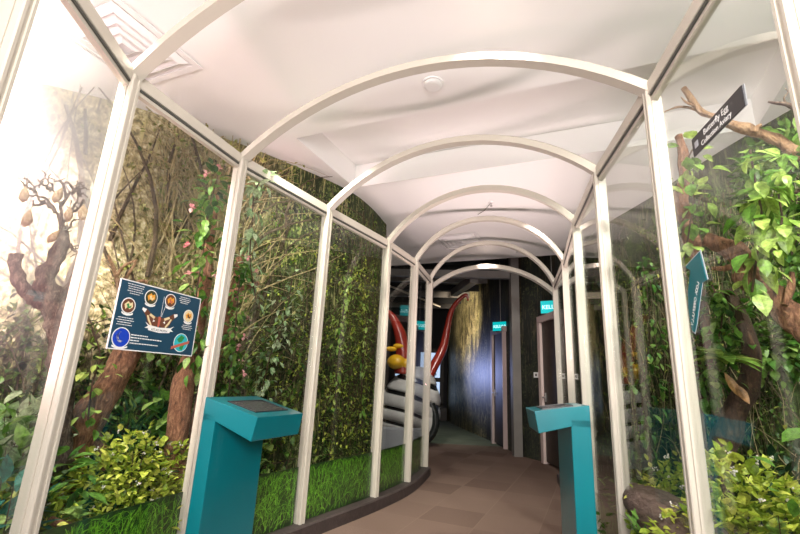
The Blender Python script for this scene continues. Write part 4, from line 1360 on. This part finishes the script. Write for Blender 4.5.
# ---------------------------------------------------------------- the hall beyond
def door_unit(n, p_far, p_near, zt):
    a, b = V((*p_far, 0)), V((*p_near, 0)); t = (b - a).normalized(); nrm = V((t.y, -t.x, 0))
    if nrm.x > 0: nrm = -nrm
    m_ = MB(); w = .055
    for q, w2 in ((a, w), (b, .012)):
        m_.obox(q + V((0, 0, zt / 2)) + nrm * .02, t * w2, nrm * .05, V((0, 0, zt / 2)))
    m_.obox((a + b) / 2 + V((0, 0, zt)) + nrm * .02, (b - a) / 2 + t * w, nrm * .05, V((0, 0, w)))
    fr = struct(m_.build('door_%d' % n, M['jamb']))
    m_ = MB(); m_.obox((a + b) / 2 + V((0, 0, zt / 2)) + nrm * .005, (b - a) / 2 - t * w, nrm * .02, V((0, 0, zt / 2 - .03)))
    lf = m_.build('door_leaf', M['shelf'], fr, label='dark door leaf')
    m_ = MB(); h = a + t * .12 + nrm * .03 + V((0, 0, 1.02))
    m_.tube([h, h + nrm * .05, h + nrm * .05 + t * .11], .011, 8)
    m_.obox(h, t * .022, nrm * .006, V((0, 0, .07)))
    m_.build('door_handle', M['chrome'], lf, label='steel lever handle')


door_unit(1, (2.50, 7.53), (2.545, 6.75), 2.30)
door_unit(2, (2.17, 9.78), (2.215, 8.95), 2.30)

# column between the doors
m_ = MB(); m_.box(2.12, 2.27, 8.06, 8.22, 0, HZ)
struct(m_.build('trim_1', M['pillar']))
m_ = MB(); m_.beam((-1.5, 8.6, 3.25), (2.3, 8.2, 3.25), .12, .14)
struct(m_.build('trim_2', M['pillar']))

def exit_sign(cx, cy, zc, w, h, ang, label):
    t_ = thing('exit_sign', label, 'exit sign', (cx, cy, zc), None)
    tdir = V((cos(ang), sin(ang), 0)); n = V((sin(ang), -cos(ang), 0)); c = V((cx, cy, zc))
    m_ = MB(); m_.obox(c, tdir * w / 2, n * .03, V((0, 0, h / 2))); m_.build('case', M['gasket'], t_, label='dark sign case')
    m_ = MB(); m_.obox(c + n * .032, tdir * (w / 2 - .008), n * .003, V((0, 0, h / 2 - .008))); fc = m_.build('lit_face', M['exit'], t_, label='glowing turquoise face')
    text_mb('KELUAR', w * .235, c + n * .036 - V((0, 0, w * .085)), tdir, (0, 0, 1), .003, align='CENTER', spacing=1.0, bold=.0015).build('lettering', M['exit_text'], fc)
    m_ = MB()
    m_.tube([c + V((0, 0, h / 2)), V((cx, cy, HZ))], .008, 6)
    m_.build('hanging_rod', M['pillar'], t_)


p = W(553, 307, 7.55); exit_sign(p.x, p.y, p.z, .40, .22, -.62, 'lit turquoise exit sign above the nearer door, beside the last right post')
p = W(500.5, 326.5, 9.3); exit_sign(p.x, p.y, p.z, .34, .20, -.75, 'lit turquoise exit sign above the farther door, smaller in view')

# switch plate and red notice
p = WP(537, 375, (2.53, 7.57), (2.27, 8.15))
m_ = MB(); nn = V((-.9, -.42, 0)).normalized(); m_.obox(p + nn * .012, V((-.42, .9, 0)).normalized() * .06, nn * .008, V((0, 0, .045)))
sw = tag(m_.build('switch_plate', M['white']), 'white light switch plate on the dark wall between the two doors', 'light switch')
m_ = MB(); m_.obox(p + nn * .022, V((-.42, .9, 0)).normalized() * .018, nn * .003, V((0, 0, .02))); m_.build('rocker', M['gasket'], sw, label='dark rocker')

# back windows with plants
def back_window(n, x0, x1):
    Y = 15.38
    m_ = MB()
    for x in (x0, x1):
        m_.box(x - .06, x + .06, Y - .08, Y + .02, .45, 2.25)
    for z in (.45, 1.28, 2.25):
        m_.box(x0 - .06, x1 + .06, Y - (.22 if z == 1.28 else .08), Y + .02, z - .07, z + .07)
    fr = struct(m_.build('window_%d' % n, M['shelf']))
    m_ = MB(); m_.box(x0 + .05, x1 - .05, Y - .01, Y + .01, .52, 2.18); m_.build('window_pane', M['winlight'], fr, label='bluish lit pane')


wx = [(-.05, .7), (.8, 1.6)]
for i, (x0, x1) in enumerate(wx): back_window(i + 1, x0, x1)
m_ = MB(); m_.box(-1.2, 1.75, 14.95, 15.36, 0, .40)
tag(m_.build('window_bench', M['shelf']), 'long dark wooden bench under the far windows', 'bench')
k = 0
for (x0, x1) in wx:
    for z, zn in ((.52, 'lower'), (1.35, 'upper')):
        k += 1
        xc = (x0 + x1) / 2 + random.uniform(-.1, .1)
        pos = {0: 'left', 1: 'right'}[wx.index((x0, x1))]
        t_ = thing('potted_plant', 'green potted plant on the %s ledge of the %s far window' % (zn, pos), 'potted plant', (xc, 15.05, z), 'potted plants in the far windows')
        m_ = MB(); m_.tube([(xc, 15.05, z), (xc, 15.05, z + .13)], [.05, .07], 12); m_.build('pot', M['white'], t_)
        f = MB()
        for j in range(46):
            f.leaf((xc, 15.05, z + .14), rdir(.5) * 1, V((0, 0, 1)), random.uniform(.10, .22), .06, .4)
        f.build('foliage', M['l_fresh'], t_)

# pipes and beams of the dark ceiling
for i, (a, b, w_, lb) in enumerate((((-1.2, 9.0, 3.45), (1.15, 11.8, 3.2), .05, 'pale thin pipe crossing under the dark hall ceiling'),)):
    m_ = MB(); m_.tube([a, b], w_ / 2, 8); tag(m_.build('ceiling_pipe', M['frame']), lb, 'pipe')
for i in range(6):
    m_ = MB(); y = 9.2 + i * .95
    m_.beam((-3.5, y + .6, 3.6), (2.1, y, 3.6), .08, .16)
    struct(m_.build('trim_%d' % (3 + i), M['pillar'] if i % 2 else M['hallceil']))
m_ = MB(); m_.beam(W(454, 293, 10.5), W(474, 279, 8.6), .16, .16)
tag(m_.build('ceiling_duct', M['pillar']), 'slanting grey duct under the dark hall ceiling', 'duct')

# ---------------------------------------------------------------- giant caterpillar sculpture
sc = thing('caterpillar_sculpture', 'giant caterpillar sculpture with white and black bands and curved red horns', 'sculpture', (0.35, 9.2, 0))
BC = W(410, 406, 9.1)
BA = V((.28, -.25, 1)).normalized()
BX = BA.cross(V((0, 1, 0))).normalized(); BY = BX.cross(BA)
RXb, RYb, RZb = .60, .55, .80


def body_pt(s_, th, k=1.0, sag=0.0):
    r = math.sqrt(max(0, 1 - s_ * s_)) * k
    x, y = RXb * r * cos(th), RYb * r * sin(th)
    return BC + BX * x + BY * y + BA * (RZb * s_ * (1 if s_ > 0 else .95) - sag * (x * x) * .55)


edges = [.99, .80, .70, .46, .36, .10, .01, -.26, -.36, -.62, -.99]
for k in range(len(edges) - 1):
    s1, s0 = edges[k], edges[k + 1]
    wh = k % 2 == 0
    kk = 1.05 if wh else .99
    m_ = MB(); vs = []; R_, S_ = 6, 32
    for i in range(R_ + 1):
        f = i / R_
        s_ = s0 + (s1 - s0) * f
        for q in range(S_):
            vs.append(body_pt(s_, 2 * pi * q / S_, kk * (1 + (.035 * sin(pi * f) if wh else 0)), .9))
    fs = [(i * S_ + q, i * S_ + (q + 1) % S_, (i + 1) * S_ + (q + 1) % S_, (i + 1) * S_ + q) for i in range(R_) for q in range(S_)]
    fs += [tuple(range(S_))[::-1], tuple(range(R_ * S_, (R_ + 1) * S_))]
    m_.add(vs, fs)
    m_.build('body_band', M['swhite'] if wh else M['sblack'], sc, smooth=True, label=('white body band' if wh else 'black body band'))
hd = W(397, 362, 8.75)
m_ = MB(); m_.ball(hd, .20, .20, .15, 16, 10); m_.ball(hd + V((.16, -.05, -.02)), .11, .10, .10, 14, 8)
m_.build('head', M['yellow'], sc, smooth=True, label='yellow head')
m_ = MB()
for q in ((391, 349), (399, 346)):
    m_.ball(W(q[0], q[1], 8.7), .12, .08, .05, 12, 8)
m_.build('mouth_parts', M['yellow'], sc, smooth=True)
h1 = [W(402, 374, 8.8), W(403, 352, 8.8), W(400, 334, 8.75), W(393, 318, 8.7), W(386, 310, 8.7)]
h2 = [W(428, 378, 9.0), W(435, 364, 9.0), W(443, 348, 9.0), W(447, 330, 9.0), W(451, 312, 9.0), W(458, 301, 9.0), W(466, 295, 9.0), W(468, 301, 9.0)]
a, b = smooth_path(h1, [.17, .15, .12, .08, .04], 6); m_ = MB(); m_.tube(a, b, 16); m_.build('horn', M['red'], sc, smooth=True, label='short thick red horn')
a, b = smooth_path(h2, [.09, .095, .085, .07, .055, .045, .038, .015], 6); m_ = MB(); m_.tube(a, b, 16); m_.build('horn', M['red'], sc, smooth=True, label='long red horn with hooked tip')
rim = [W(x, y, 8.75) for x, y in ((424, 396), (430, 402), (434.5, 412), (435.5, 424), (432, 434), (425, 440), (416, 438))]
a, b = smooth_path(rim, [.075] * 7, 5); m_ = MB(); m_.tube(a, b, 12); m_.build('leg_rim', M['sblack'], sc, smooth=True, label='thick black rim of the rounded leg')
m_ = MB(); m_.ball(W(424, 418, 8.8), .20, .16, .40, 18, 12); m_.build('rounded_leg', M['swhite'], sc, smooth=True, label='white rounded leg')
m_ = MB(); m_.box(-.25, .52, 7.9, 8.35, 0, .36); pl = m_.build('display_plinth', M['plinth'], None, bevel=.01)
tag(pl, 'pale grey plinth standing before the giant caterpillar', 'plinth')
